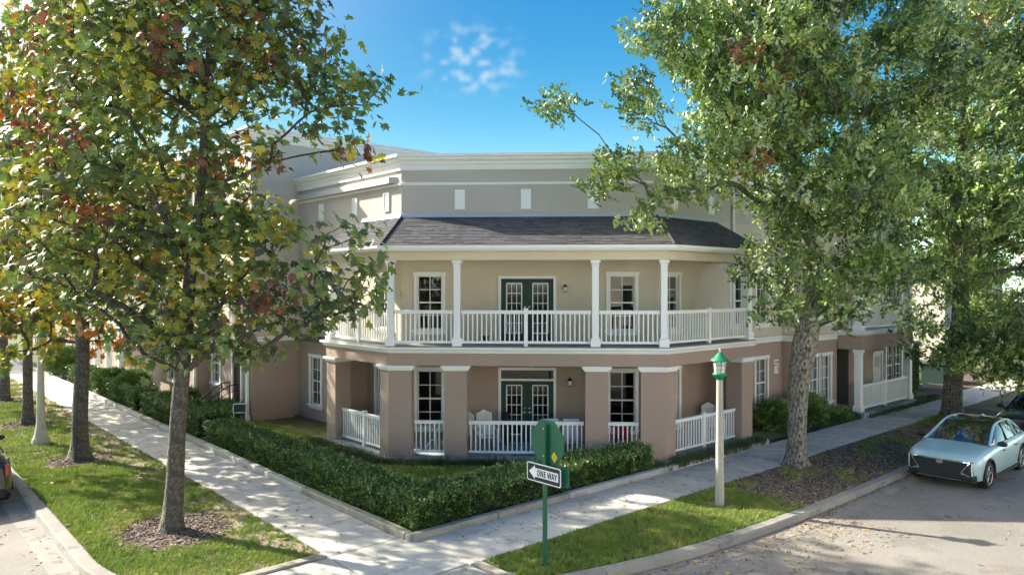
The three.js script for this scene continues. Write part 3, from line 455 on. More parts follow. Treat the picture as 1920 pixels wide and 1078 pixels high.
railing(B, [16.0, 3.15], [21.0, 3.15], 0.2, 1.1, [2.5], 'porch_railing'); railing(B, [16.0, 3.15], [21.0, 3.15], 3.575, 1.1, [], 'balcony_railing'); railing(B, [15.85, 2.32], [15.85, 3.0], 3.575, 1.1, [], 'balcony_railing');
mesh('balcony_beam', [sweep(rectP(-0.27, 0, 6.2, 6.6), [[15.75, 2.32], [15.75, 3.3], [21.3, 3.3], [21.3, 2.13]]), slabG([[15.77, 0.62], [17.38, 0.62], [17.38, 2.12], [21.28, 2.12], [21.28, 3.28], [15.77, 3.28]], 6.55, 6.75)], M.cream, B);
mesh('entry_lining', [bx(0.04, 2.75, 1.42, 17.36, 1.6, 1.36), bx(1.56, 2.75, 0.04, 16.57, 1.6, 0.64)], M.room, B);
// far left porch with balcony
mesh('far_porch', [slabG([[-3.42, -33], [-5.0, -33], [-5.0, -25.2], [-3.42, -25.2]], 3.3, 3.58), slabG([[-3.42, -33], [-5.0, -33], [-5.0, -25.2], [-3.42, -25.2]], 0, 0.25), slabG([[-3.42, -33], [-5.1, -33], [-5.1, -25.1], [-3.42, -25.1]], 6.3, 6.7)], M.white, B);
for (const z of [-25.35, -27.9, -30.4, -32.8]) { column(-4.85, z, 0, 0.25, 3.3, 0.3); column(-4.85, z, 0, 3.58, 6.3, 0.24); }
for (const [z0, z1] of [[-32.7, -30.5], [-30.3, -28.0], [-27.8, -25.5]]) railing(B, [-4.85, z0], [-4.85, z1], 3.58, 1.08, [], 'balcony_railing');

// ---------------------------------------------------------------- vegetation
const SQ = Math.SQRT1_2, fw2 = (r, d) => [(r - d) * SQ, (r + d) * SQ];   // r: along the porch front to the right, d: out from it
function fan(outline, fold = 0.25, curl = 0.15) { // flat leaf outline [x, y] from the stalk, folded along the midrib
  const pos = [], c = [0, 0.45, 0]; const P3 = ([x, y]) => [x, y, -fold * Math.abs(x) - curl * y * y];
  for (let i = 0; i < outline.length; i++) { const a = outline[i], b = outline[(i + 1) % outline.length]; pos.push(...P3([c[0], c[1]]), ...P3(a), ...P3(b)); }
  const g = new THREE.BufferGeometry(); g.setAttribute('position', new THREE.Float32BufferAttribute(pos, 3)); g.computeVertexNormals(); return flat(g);
}
const sycLeaf = fan([[0, 0], [0.22, -0.06], [0.62, 0.16], [0.34, 0.34], [0.56, 0.66], [0.2, 0.6], [0, 1], [-0.2, 0.6], [-0.56, 0.66], [-0.34, 0.34], [-0.62, 0.16], [-0.22, -0.06]], 0.28, 0.22);
const oakLeaf = fan([[0, 0], [0.12, 0.2], [0.3, 0.36], [0.16, 0.5], [0.26, 0.74], [0, 1], [-0.26, 0.74], [-0.16, 0.5], [-0.3, 0.36], [-0.12, 0.2]], 0.3, 0.15);
const plainLeaf = fan([[0, 0], [0.22, 0.3], [0.2, 0.7], [0, 1], [-0.2, 0.7], [-0.22, 0.3]], 0.3, 0.1);
function sprigG(leaf, n, size, seed, spread = 1) { const R = rng(seed), L = []; for (let i = 0; i < n; i++) { const g = leaf.clone(), s = size * (0.7 + 0.6 * R()); g.scale(s, s, s); g.rotateX(-0.5 - R() * 1.3); g.rotateY(i * 2.4 + R()); g.rotateZ((R() - 0.5) * 0.8); g.translate((R() - 0.5) * size * spread, (R() - 0.2) * size * spread, (R() - 0.5) * size * spread); L.push(g); } return merge(L); }
const gauss = (R) => (R() + R() + R() + R() - 2) * 0.87;
const UPV = new THREE.Vector3(0, 1, 0), ZV = new THREE.Vector3(0, 0, 1);
function instances(name, geo, mat, list, parent) { // list of [x, y, z, scale, normal|null, spin, colour]
  const o = new THREE.InstancedMesh(geo, mat, list.length), m = new THREE.Matrix4(), q = new THREE.Quaternion(), q2 = new THREE.Quaternion(), c = new THREE.Color();
  list.forEach(([x, y, z, s, n, a, k], i) => { if (n) q.setFromUnitVectors(ZV, n); else q.identity(); q2.setFromAxisAngle(n ? ZV : UPV, a); q.multiply(q2); m.compose(new THREE.Vector3(x, y, z), q, new THREE.Vector3(s, s, s)); o.setMatrixAt(i, m); o.setColorAt(i, c.setRGB(...k)); });
  o.name = parent ? name : numbered(name); o.userData.kind = 'stuff'; shade(o); (parent || scene).add(o); return o;
}
function trunkG(pts, radii, flare, seed, seg = 14) { // pts [x, y, z], tapered, root flare with lobes
  const curve = new THREE.CatmullRomCurve3(pts.map((p) => new THREE.Vector3(...p))), N = 46, pos = [], uv = [], idx = [], L = curve.getLength(), R = rng(seed), ph = R() * 6;
  for (let i = 0; i <= N; i++) {
    const t = i / N, p = curve.getPoint(t), f = t * (radii.length - 1), k = Math.min(Math.floor(f), radii.length - 2), r0 = lerp(radii[k], radii[k + 1], f - k);
    for (let j = 0; j <= seg; j++) {
      const a = (j / seg) * 2 * Math.PI, aa = (j % seg) / seg * 2 * Math.PI, fl = flare * Math.exp(-p.y / 0.28) * (0.55 + 0.45 * Math.cos(5 * aa + ph) * 0.8 + 0.25 * Math.cos(3 * aa + 2 * ph));
      const r = r0 * (1 + fl + 0.10 * (fbm(Math.cos(aa) * 2 + 9, p.y * 1.6 + Math.sin(aa) * 2, seed, 3) - 0.5) * 2); pos.push(p.x + Math.cos(a) * r, p.y, p.z + Math.sin(a) * r); uv.push(j / seg * 2 * Math.PI * radii[0], t * L);
    }
  }
  for (let i = 0; i < N; i++) for (let j = 0; j < seg; j++) { const a = i * (seg + 1) + j, b = a + seg + 1; idx.push(a, b, a + 1, b, b + 1, a + 1); }
  const g = new THREE.BufferGeometry(); g.setAttribute('position', new THREE.Float32BufferAttribute(pos, 3)); g.setAttribute('uv', new THREE.Float32BufferAttribute(uv, 2)); g.setIndex(idx); g.computeVertexNormals(); return g;
}
// o: pos, trunk [[r, y, d]], radii, lobes [r, y, d, rx, ry, rd, density], spacing, leaf geometry, leaves per clump, palette(clump random, leaf random)
function tree(name, label, pos, o) {
  const t = thing(name, label, 'tree', [pos[0], 0, pos[1]], 0, o.group), R = rng(o.seed), W = ([r, y, d]) => { const [x, z] = fw2(r, d); return [x, y, z]; };
  const tp = o.trunk.map(W); mesh('trunk', trunkG(tp, o.radii, o.flare ?? 0.7, o.seed), o.bark, t);
  const clumps = [];
  for (const [r, y, d, rx, ry, rd, k = 1] of o.lobes) {
    const want = Math.max(2, Math.round(4.19 * rx * ry * rd / Math.pow(o.spacing, 3) * k)); let tries = 0, got = 0;
    while (got < want && tries++ < want * 30) {
      const a = R() * 2 - 1, b = R() * 2 - 1, c = R() * 2 - 1, m = a * a + b * b + c * c; if (m > 1 || m < 0.06) continue;
      const [x, yy, z] = W([r + a * rx, y + b * ry, d + c * rd]); if (clumps.some((q) => (q[0] - x) ** 2 + (q[1] - yy) ** 2 + (q[2] - z) ** 2 < (o.spacing * 0.62) ** 2)) continue;
      clumps.push([x, yy, z]); got++;
    }
  }
  const curve = new THREE.CatmullRomCurve3(tp.map((p) => new THREE.Vector3(...p))), nodes = [];
  for (let i = 0; i <= 24; i++) { const p = curve.getPoint(i / 24); if (p.y > o.first) nodes.push({ p: [p.x, p.y, p.z], n: 0, up: null, trunk: true }); }
  const near = (c) => Math.min(...nodes.map((q) => Math.hypot(c[0] - q.p[0], c[1] - q.p[1], c[2] - q.p[2])));
  const order = clumps.map((c) => [near(c), c]).sort((a, b) => a[0] - b[0]).map((e) => e[1]);
  const edges = [];
  for (const c of order) {
    let best = null, bd = 1e9;
    for (const q of nodes) { const dx = c[0] - q.p[0], dy = c[1] - q.p[1], dz = c[2] - q.p[2], h = Math.hypot(dx, dz), D = Math.hypot(h, dy) + 1.3 * Math.max(0, 0.35 * h - dy) + (q.trunk ? 0 : 0.15 + 0.25 * (q.g || 0)); if (D < bd) { bd = D; best = q; } }
    let prev = best; const n = 3, dl = Math.hypot(c[0] - best.p[0], c[1] - best.p[1], c[2] - best.p[2]);
    for (let i = 1; i <= n; i++) { const f = i / n, w = Math.sin(f * Math.PI) * 0.13 * dl, nd = { p: [lerp(best.p[0], c[0], f) + (R() - 0.5) * w, lerp(best.p[1], c[1], f) + w * 0.35 * (R() - 0.1), lerp(best.p[2], c[2], f) + (R() - 0.5) * w], n: 0, up: prev, g: (best.g || 0) + (best.trunk ? 0 : 0.15) }; nodes.push(nd); edges.push(nd); prev = nd; }
    for (let q = prev; q; q = q.up) q.n++;
  }
  const rad = (q) => Math.min(o.maxLimb ?? 0.14, 0.011 * Math.pow(Math.max(q.n, 1), 0.52) * (o.limbK ?? 1));
  const limbs = edges.map((e) => bar(e.up.p, e.p, Math.min(rad(e) * 1.12, rad(e) + 0.02), e.n > 6 ? 7 : 4, rad(e)));
  mesh('limbs', limbs, o.limbBark || M.twig, t);
  const leaves = [], cy = o.trunk[o.trunk.length - 1][1] * 0.6, v = new THREE.Vector3();
  for (const c of clumps) {
    const kr = R(), tone = 0.75 + 0.5 * R(), n = Math.round(o.perClump * (0.6 + 0.8 * R())), sg = o.spacing * (o.sigma ?? 0.62);
    for (let i = 0; i < n; i++) {
      const x = c[0] + gauss(R) * sg * 1.25, y = c[1] + gauss(R) * sg * 0.8 - 0.05, z = c[2] + gauss(R) * sg * 1.25; v.set(c[0] * 0.12 + gauss(R) * 0.9, 0.5 + gauss(R) * 0.75, c[2] * 0.12 + gauss(R) * 0.9).normalize();
      const k = o.palette(kr, R()), tn = tone * (0.8 + 0.4 * R()); leaves.push([x, y, z, o.size * (0.65 + 0.6 * R()), v.clone(), R() * 6.28, k.map((q) => q * tn)]);
    }
  }
  instances('crown', o.leaf, o.leafMat, leaves, t); return t;
}
const pick = (table, r) => { for (const [w, c] of table) { if (r < w) return c; r -= w; } return table[0][1]; };
const GD = [0.10, 0.15, 0.04], GM = [0.17, 0.235, 0.05], GL = [0.24, 0.33, 0.055], YG = [0.40, 0.39, 0.05], YE = [0.55, 0.42, 0.04], OR = [0.50, 0.19, 0.035], BR = [0.24, 0.085, 0.05], DB = [0.15, 0.12, 0.06];
const palA = (c, r) => (c < 0.06 ? pick([[0.6, BR], [0.3, OR]], r) : c < 0.24 ? pick([[0.45, YG], [0.3, GL], [0.2, YE]], r) : c < 0.5 ? pick([[0.5, GM], [0.25, DB], [0.2, GD]], r) : pick([[0.45, GM], [0.33, GD], [0.16, GL], [0.04, YG]], r));
const palB = (c, r) => (c < 0.14 ? pick([[0.5, OR], [0.25, YE], [0.2, BR]], r) : c < 0.6 ? pick([[0.45, YG], [0.3, YE], [0.2, GL]], r) : pick([[0.35, GM], [0.3, GL], [0.2, DB], [0.12, YG]], r));
const OG = [0.17, 0.265, 0.06], OD = [0.085, 0.145, 0.04], OL = [0.34, 0.43, 0.10], OP = [0.44, 0.50, 0.28];
const palO = (c, r) => (c < 0.015 ? pick([[0.6, [0.30, 0.13, 0.06]], [0.4, OL]], r) : c < 0.45 ? pick([[0.35, OG], [0.4, OL], [0.2, OP]], r) : pick([[0.4, OG], [0.32, OD], [0.2, OL], [0.08, OP]], r));
const sycSprig = sprigG(sycLeaf, 3, 1, 3, 0.8), oakSprig = sprigG(oakLeaf, 6, 1, 4, 0.9);
const gS = 'sycamores along the left verge', gO = 'oaks along the right verge';
tree('sycamore_tree', 'nearest green sycamore with slim trunk in round mulch ring on left lawn', [-9.94, -0.8], {
  seed: 101, group: gS, bark: M.barkSyc, limbBark: M.barkSyc, first: 3.1, spacing: 0.72, leaf: sycLeaf, leafMat: M.leafSyc, size: 0.2, perClump: 23, palette: palA, flare: 0.55, maxLimb: 0.075,
  trunk: [[0, -0.1, 0], [0.06, 1, 0], [0.16, 2.4, 0.05], [0.3, 4, 0.05], [0.48, 5.8, 0.1], [0.66, 7.6, 0], [0.82, 9.6, 0.1], [0.9, 11.6, 0], [1.0, 13.6, 0]], radii: [0.205, 0.19, 0.175, 0.155, 0.125, 0.10, 0.07, 0.045, 0.015],
  lobes: [[2.3, 11.0, 0, 1.35, 1.5, 1.5], [3.95, 9.3, 0, 0.95, 1.15, 1.0, 1.1], [3.1, 10.2, -0.4, 1.0, 0.9, 1.0], [4.2, 6.75, 0.2, 0.8, 0.5, 0.7, 0.8], [3.5, 5.45, 0.2, 1.35, 0.95, 1.2, 1.1], [1.9, 4.9, 0.3, 1.3, 1.0, 1.3], [-0.3, 4.75, 0, 1.3, 0.85, 1.3], [0.3, 4.1, 0.5, 0.8, 0.45, 0.7], [1.3, 5.8, 0.2, 1.2, 0.8, 1.2], [0.2, 7.0, -0.6, 1.9, 1.5, 1.6], [1.6, 8.1, 0.3, 1.1, 0.7, 1.1, 0.8], [2.0, 6.6, 0, 1.0, 0.6, 1.0, 0.8], [0.7, 11.0, 0, 2.1, 2.1, 2.0], [-1.9, 7.8, 0, 1.6, 2.0, 1.8], [-1.4, 11, 0, 1.4, 1.6, 1.6], [-2.2, 5.5, 0, 1.2, 0.8, 1.3, 0.8], [0.9, 13.2, 0, 1.8, 1.2, 1.7]] });
const sycB = tree('sycamore_tree', 'yellowing sycamore with thick trunk, second along the left lawn', [-9.9, -9.76], {
  seed: 202, group: gS, bark: M.barkSyc, limbBark: M.barkSyc, first: 3.2, spacing: 0.95, leaf: sycSprig, leafMat: M.leafSyc, size: 0.2, perClump: 13, palette: palB, flare: 0.75, maxLimb: 0.09,
  trunk: [[0, -0.1, 0], [-0.02, 1.2, 0], [0.06, 3, 0], [0.16, 5, 0.1], [0.2, 7.5, 0], [0.3, 10, 0], [0.35, 12.5, 0], [0.4, 15, 0]], radii: [0.25, 0.225, 0.21, 0.18, 0.14, 0.10, 0.06, 0.02],
  lobes: [[0, 6.6, 0, 3.0, 1.7, 2.6, 0.8], [1.9, 3.9, 0.2, 1.1, 0.8, 1.0], [-1.8, 3.9, 0.4, 1.3, 0.9, 1.2], [1.8, 5.4, 0.3, 1.7, 1.0, 1.6], [-2.0, 5.0, 0.4, 1.7, 1.3, 1.7], [-1.0, 4.0, -1.2, 1.3, 0.8, 1.2, 0.8], [-1.2, 9.6, 0, 2.5, 2.4, 2.4], [1.6, 9.6, 0, 2.3, 2.3, 2.3], [0.2, 13, 0, 2.4, 2.0, 2.3], [2.9, 7.4, 0, 1.3, 1.4, 1.3]] });
const sycC = dup(sycB, 'third sycamore along the left lawn, beside the concrete lamp post', [-10.05, 0, -17.95], 2.2); sycC.scale.set(0.78, 1.05, 0.78);
const sycD = dup(sycB, 'farthest sycamore of the left lawn, cut by the frame edge', [-9.8, 0, -25.9], 4.3); sycD.scale.set(0.95, 1.0, 0.95);
tree('oak_tree', 'large oak with furrowed grey trunk standing on bare mulch near the car', [6.11, 5.47], {
  seed: 303, group: gO, bark: M.barkOak, limbBark: M.barkOak, first: 3.6, spacing: 0.82, leaf: oakSprig, leafMat: M.leafOak, size: 0.155, perClump: 27, palette: palO, flare: 0.75, maxLimb: 0.2, limbK: 1.1,
  trunk: [[0, -0.1, 0], [0.02, 1, 0], [0.06, 2.4, 0], [0.2, 3.6, 0.1], [0.4, 5, 0.2], [0.2, 7.2, 0.2], [0, 9.5, 0], [0.3, 12, 0], [0.3, 14.5, 0]], radii: [0.30, 0.275, 0.30, 0.38, 0.28, 0.2, 0.14, 0.08, 0.02],
  lobes: [[-7.2, 11.1, 1, 0.75, 0.8, 0.7, 0.75], [-4.9, 11.0, 1, 0.95, 0.85, 1.0], [-3.2, 13, 0.5, 1.8, 1.2, 1.7], [-0.9, 11.6, 0.3, 2.6, 2.2, 2.5], [-2.7, 9.1, 1.2, 1.5, 1.1, 1.4], [-5.4, 8.7, 1.6, 1.15, 0.6, 1.0], [-4.65, 7.7, 1.6, 0.5, 0.5, 0.5], [-3.6, 8.4, 1.3, 0.9, 0.6, 0.8], [-0.5, 6.15, 1.0, 1.3, 1.2, 1.2], [1.0, 8.5, 0.4, 2.3, 1.6, 2.2], [2.3, 6.1, 0.4, 1.3, 1.1, 1.3], [2.7, 4.75, 0.7, 0.45, 0.5, 0.5], [3.3, 12, 0, 2.0, 2.0, 2.0], [0, 14.9, 0, 3.4, 1.4, 3.0], [-0.9, 4.9, 1.2, 0.6, 0.5, 0.6, 0.8], [0.9, 5.0, 1.0, 0.8, 0.6, 0.8]] });
tree('oak_tree', 'spreading oak with dark trunk farther along the right pavement, hanging over the car', [19.05, 5.67], {
  seed: 404, group: gO, bark: M.barkOak, limbBark: M.barkOak, first: 2.3, spacing: 0.95, leaf: oakSprig, leafMat: M.leafOak, size: 0.172, perClump: 25, palette: palO, flare: 0.6, maxLimb: 0.24, limbK: 1.15,
  trunk: [[0, -0.1, 0], [0, 1, 0], [0.1, 2.4, 0], [0.3, 4, 0], [0.3, 6, 0], [0.1, 9, 0], [0.4, 12, 0], [0.4, 16, 0]], radii: [0.38, 0.36, 0.35, 0.34, 0.28, 0.2, 0.12, 0.03],
  lobes: [[0.8, 3.6, 3.0, 2.5, 1.8, 1.4, 1.2], [2.6, 2.6, 3.0, 1.7, 1.1, 1.2, 1.2], [1.2, 2.2, 3.4, 1.6, 0.7, 1.0, 1.2], [4.2, 3.2, 2.6, 1.5, 1.2, 1.2], [-1.7, 3.5, 1.8, 1.2, 1.2, 1.1, 1.2], [-0.2, 2.7, 3.0, 1.2, 0.6, 1.0], [-2.9, 6.4, 1.2, 1.3, 1.0, 1.2], [3.6, 5.4, 1.5, 2.0, 1.8, 2.0], [-1.2, 5.6, 1.8, 1.5, 1.2, 1.3], [0.2, 8.6, 0.8, 3.3, 1.9, 2.6], [4.6, 8.8, 0, 2.6, 2.4, 2.6], [-2.6, 10.4, 0, 2.2, 1.6, 2.2], [1.2, 12.6, 0, 3.0, 2.2, 2.8], [4.6, 13.6, 0, 2.8, 2.4, 2.6], [2.0, 16.2, 0, 3.6, 1.6, 3.2], [0.4, 3.6, 2.2, 1.1, 0.6, 1.0]] });

// hedges: sprigs over a twiggy core
const hedgeSprig = sprigG(plainLeaf, 6, 0.072, 8, 1.3);
const hG = [[0.06, 0.125, 0.025], [0.095, 0.175, 0.035], [0.16, 0.255, 0.055], [0.28, 0.36, 0.11]];
function hedge(label, poly, h, seed, dens = 260, base = 0.06) {
  const cx = poly.reduce((s, p) => s + p[0], 0) / poly.length, cz = poly.reduce((s, p) => s + p[1], 0) / poly.length, lp = poly.map(([x, z]) => [x - cx, z - cz]), t = thing('hedge', label, 'hedge', [cx, base, cz], 0, 'clipped hedges round the corner garden'), R = rng(seed), L = [];
  mesh('twig_core', [slabG(offsetPath(lp, -0.13, true), 0, h - 0.13, 0.05)], M.hedgeCore, t);
  const add = (x, y, z, nx, ny, nz) => { const k = hG[Math.floor(Math.pow(R(), 1.5) * 4)], tn = 0.7 + 0.6 * R(), w = 0.12 * (fbm((x + cx) * 2.1, (z + cz) * 2.1 + y * 2, 91, 3) - 0.5) * 2 + gauss(R) * 0.035; L.push([x + nx * w, y + ny * w, z + nz * w, 0.75 + 0.6 * R(), new THREE.Vector3(nx + gauss(R) * 0.7, ny + 0.3 + gauss(R) * 0.7, nz + gauss(R) * 0.7).normalize(), R() * 6.28, k.map((c) => c * tn)]); };
  lp.forEach((p, i) => { const q = lp[(i + 1) % lp.length], l = Math.hypot(q[0] - p[0], q[1] - p[1]), n = nrm(p, q); for (let k = 0; k < l * h * dens; k++) { const u = R(), y = R() * h; add(lerp(p[0], q[0], u) - n[0] * 0.09, y, lerp(p[1], q[1], u) - n[1] * 0.09, n[0], 0, n[1]); } });
  const xs = lp.map((p) => p[0]), zs = lp.map((p) => p[1]), x0 = Math.min(...xs), x1 = Math.max(...xs), z0 = Math.min(...zs), z1 = Math.max(...zs), ins = (x, z) => { let c = false; for (let i = 0, j = lp.length - 1; i < lp.length; j = i++) { const [xi, zi] = lp[i], [xj, zj] = lp[j]; if (zi > z !== zj > z && x < ((xj - xi) * (z - zi)) / (zj - zi) + xi) c = !c; } return c; };
  for (let k = 0; k < (x1 - x0) * (z1 - z0) * dens * 1.15; k++) { const x = lerp(x0, x1, R()), z = lerp(z0, z1, R()); if (ins(x, z)) add(x, h - 0.08, z, 0, 1, 0); }
  instances('foliage', hedgeSprig, M.leafHedge, L, t); return t;
}
hedge('long clipped green hedge bending round the corner inside the low kerb', [[-6.2, -9.6], [-6.2, 3.08], [2.15, 3.16], [2.3, 2.55], [1.5, 2.2], [0, 1.95], [-5.12, 1.8], [-5.12, -9.6]], 0.7, 501, 300);
hedge('low clipped hedge beside the black stair rail, up the left pavement', [[-6.2, -17.2], [-6.2, -10.4], [-4.9, -10.4], [-4.9, -17.2]], 0.85, 502, 200);
hedge('far clipped hedge up the left pavement, before the white far porch', [[-6.2, -31], [-6.2, -18.2], [-5.1, -18.2], [-5.1, -31]], 0.95, 503, 150);
hedge('short clipped hedge against the wall behind the yard sign', [[-4.6, -14.6], [-4.6, -12.9], [-3.7, -12.9], [-3.7, -14.6]].map(([x, z]) => [x, z + 0.6]), 0.75, 504, 220);
hedge('tall dark hedge past the far corner of the building', [[26.2, -3.5], [26.2, 1.6], [27.4, 1.6], [27.4, -3.5]], 2.4, 505, 90);
function shrub(label, x, z, rx, h, rz, seed, size = 1, cat = 'shrub', dens = 1) {
  const t = thing('shrub', label, cat, [x, 0.02, z]), R = rng(seed), L = [], n = Math.round(1500 * rx * rz * h * dens / 0.5);
  for (let i = 0; i < n; i++) { const v = new THREE.Vector3(gauss(R), gauss(R) * 0.8 + 0.25, gauss(R)).normalize(), r = Math.pow(R(), 0.35) * (0.8 + 0.4 * fbm(v.x * 2 + 7, v.z * 2 + v.y * 3, seed, 3)), k = hG[Math.floor(Math.pow(R(), 1.1) * 4)], tn = 0.8 + 0.6 * R(); L.push([v.x * r * rx, Math.max(0.03, h * 0.45 + v.y * r * h * 0.55), v.z * r * rz, size * (0.8 + 0.6 * R()), new THREE.Vector3(v.x + gauss(R) * 0.6, v.y + 0.4, v.z + gauss(R) * 0.6).normalize(), R() * 6.28, k.map((c) => c * tn)]); }
  const st = []; for (let i = 0; i < 7; i++) st.push(bar([0, -0.05, 0], [gauss(R) * rx * 0.6, h * 0.6, gauss(R) * rz * 0.6], 0.015, 5, 0.006)); mesh('stems', st, M.twig, t); instances('foliage', hedgeSprig, M.leafHedge, L, t); return t;
}
shrub('rounded green shrub under the window beside the porch end', 10.6, 2.35, 0.85, 1.15, 0.75, 601); shrub('rounded green shrub behind the oak trunk', 12.3, 2.7, 0.95, 1.25, 0.75, 602); shrub('low dark shrub before the entry porch step', 14.2, 2.95, 1.0, 0.55, 0.5, 603); shrub('small dark shrub at the far foot of the entry porch', 22.6, 2.4, 0.8, 0.6, 0.6, 604);
[[-5.4, -21, 0.9, 1.5], [-5.6, -24, 0.9, 1.4], [-5.5, -35, 1.2, 1.8], [-4.4, -16.6, 0.6, 1.1]].forEach(([x, z, r, h], i) => shrub(['bushy shrub by the second bay, behind the low hedge', 'bushy shrub beside the white far porch columns', 'tall shrub past the white far porch', 'leafy shrub under the recessed ground-floor window'][i], x, z, r, h, r, 610 + i));
// grass and strap-leaved ground cover
function tuftG(n, h, w, seed, lean = 0.5) { const R = rng(seed), pos = []; for (let i = 0; i < n; i++) { const a = R() * 6.28, hh = h * (0.6 + 0.7 * R()), l = lean * hh * R(), x = (R() - 0.5) * h * 0.9, z = (R() - 0.5) * h * 0.9, ca = Math.cos(a), sa = Math.sin(a); pos.push(x - sa * w, 0, z + ca * w, x + sa * w, 0, z - ca * w, x + ca * l, hh, z + sa * l); } const g = new THREE.BufferGeometry(); g.setAttribute('position', new THREE.Float32BufferAttribute(pos, 3)); g.computeVertexNormals(); return flat(g); }
const tuft = tuftG(9, 0.09, 0.0055, 1, 1.1), strap = tuftG(12, 0.26, 0.011, 2, 1.3);
function lawn(name, x0, x1, z0, z1, dens, mask, y, seed, cut) { const R = rng(seed), L = [], n = (x1 - x0) * (z1 - z0) * dens; for (let i = 0; i < n; i++) { const x = lerp(x0, x1, R()), z = lerp(z0, z1, R()); if (cut && cut(x, z)) continue; if (R() > mask(x, z)) continue; const p = fbm(x * 1.4, z * 1.4, 93, 3), w = fbm(x * 3.1, z * 3.1, 94, 3); if (R() < 0.75 * step(0.56, 0.72, w)) continue; const dry = R() < 0.08 + 0.4 * step(0.52, 0.72, p), t = 0.6 + 0.8 * R(), k = dry ? [0.38, 0.35, 0.12] : mix3([0.17, 0.26, 0.028], [0.36, 0.45, 0.05], clamp(p * 1.5 - 0.25) * R() * 1.4); L.push([x, y + 0.045 * (fbm(x * 0.9, z * 0.9, 81, 3) - 0.5), z, 0.7 + 0.6 * R(), null, R() * 6.28, k.map((c) => c * t)]); } return instances(name, tuft, M.grass, L); }
lawn('lawn_grass', -11.66, -8.14, -10, 2.68, 750, grassL, -0.018, 701, (x, z) => x < kerbX(z) + 0.17); lawn('lawn_grass', -11.66, -8.14, -40, -10, 260, grassL, -0.018, 702);
lawn('lawn_grass', -5.9, 20, 5.2, 7.68, 750, grassR, -0.018, 703, (x, z) => z > kerbZ(x) - 0.17);
lawn('lawn_grass', -5.2, 2.6, -12.2, 2.0, 760, grassIn, 0.045, 704, (x, z) => x > -3.1 && z < 3.2 && (z < x + 0.35 || (x > -3.2 && z < -2.6)) || z > 2.0);
{ const R = rng(710), L = [], put = (x, z, y) => L.push([x, y, z, 0.6 + 0.6 * R(), null, R() * 6.28, mix3([0.05, 0.09, 0.03], [0.12, 0.17, 0.055], R())]); for (let i = 0; i < 650; i++) put(lerp(3.0, 8.1, R()), lerp(3.17, 3.3, R()), 0.05); for (let i = 0; i < 900; i++) { const u = R(), p = FQ.at(u * LQ, 0, 0.2 + R() * 0.3); put(p.x, p.z, 0.02); } for (let i = 0; i < 420; i++) put(-3.2 - R() * 0.4, lerp(-7, -2.9, R()), 0.03); for (let i = 0; i < 1500; i++) put(lerp(12.4, 16, R()), lerp(2.5, 3.25, R()), -0.02); for (let i = 0; i < 500; i++) put(lerp(16, 24, R()), lerp(3.55, 3.3, R()), -0.02); instances('ground_cover', strap, M.grass, L); }
{ // bark mulch round the trunks
  const R = rng(730), L = [], put = (x, z) => { const b = 0.4 + 0.9 * R(); L.push([x, 0.005 + 0.045 * (fbm(x * 0.9, z * 0.9, 81, 3) - 0.5), z, 0.6 + 0.9 * R(), new THREE.Vector3(gauss(R) * 0.4, 1, gauss(R) * 0.4).normalize(), R() * 6.28, pick([[0.5, [0.19, 0.135, 0.10]], [0.3, [0.11, 0.08, 0.06]], [0.2, [0.33, 0.26, 0.20]]], R()).map((c) => c * b)]); };
  treeSpotsL.forEach(([x, z], i) => { for (let k = 0; k < (i ? 450 : 2300); k++) { const a = R() * 6.28, r = Math.sqrt(R()) * (i ? 0.85 : 1.22); put(x + Math.cos(a) * r, z + Math.sin(a) * r * 1.1); } });
  for (let k = 0; k < 9000; k++) { const x = lerp(2.6, 15, Math.pow(R(), 1.4)), z = lerp(5.22, 7.66, R()); if (grassR(x, z) < 0.3) put(x, z); }
  instances('bark_mulch', new THREE.BoxGeometry(0.075, 0.02, 0.014), M.litter, L);
}
{ // fallen leaves on pavement, verges and road
  const R = rng(720), L = [], put = (x, z, y, s) => { const k = pick([[0.4, [0.22, 0.13, 0.075]], [0.3, [0.36, 0.23, 0.12]], [0.18, [0.10, 0.07, 0.05]], [0.12, [0.45, 0.34, 0.15]]], R()), v = new THREE.Vector3(gauss(R) * 0.35, 1, gauss(R) * 0.35).normalize(); L.push([x, y + 0.012, z, s * (0.6 + 0.8 * R()), v, R() * 6.28, k]); };
  for (let i = 0; i < 130; i++) put(lerp(-8, -6.5, R()), lerp(-20, 3, R()), 0.004, 0.1); for (let i = 0; i < 420; i++) put(lerp(-6, 24, Math.pow(R(), 0.8)), lerp(3.4, 5.1, R()), 0.004, 0.085);
  for (let i = 0; i < 3600; i++) { const x = lerp(2, 20, Math.pow(R(), 1.3)), z = lerp(5.2, 7.7, R()); put(x, z, 0.0, 0.09); }
  for (let i = 0; i < 160; i++) put(lerp(-11.6, -8.2, R()), lerp(-14, 2.6, R()), 0.02, 0.13);
  for (let i = 0; i < 1000; i++) { const x = lerp(-6, 2.6, Math.pow(R(), 0.8)), d = Math.pow(R(), 2.6) * 2.0; put(x, kerbZ(x) + 0.3 + d * (0.35 + 0.65 * step(-6, 1, x)), -0.138, 0.085); }
  for (let i = 0; i < 900; i++) { const x = lerp(1, 14, R()), d = Math.pow(R(), 4) * 1.6; put(x, 8.05 + d, -0.138, 0.08); }
  for (let i = 0; i < 420; i++) put(lerp(-4, 22, R()), lerp(8.2, 16, R()), -0.138, 0.08);
  for (let i = 0; i < 260; i++) put(-11.95 - Math.pow(R(), 2) * 3, lerp(-12, 4, R()), -0.138, 0.1);
  instances('fallen_leaves', plainLeaf, M.litter, L);
}

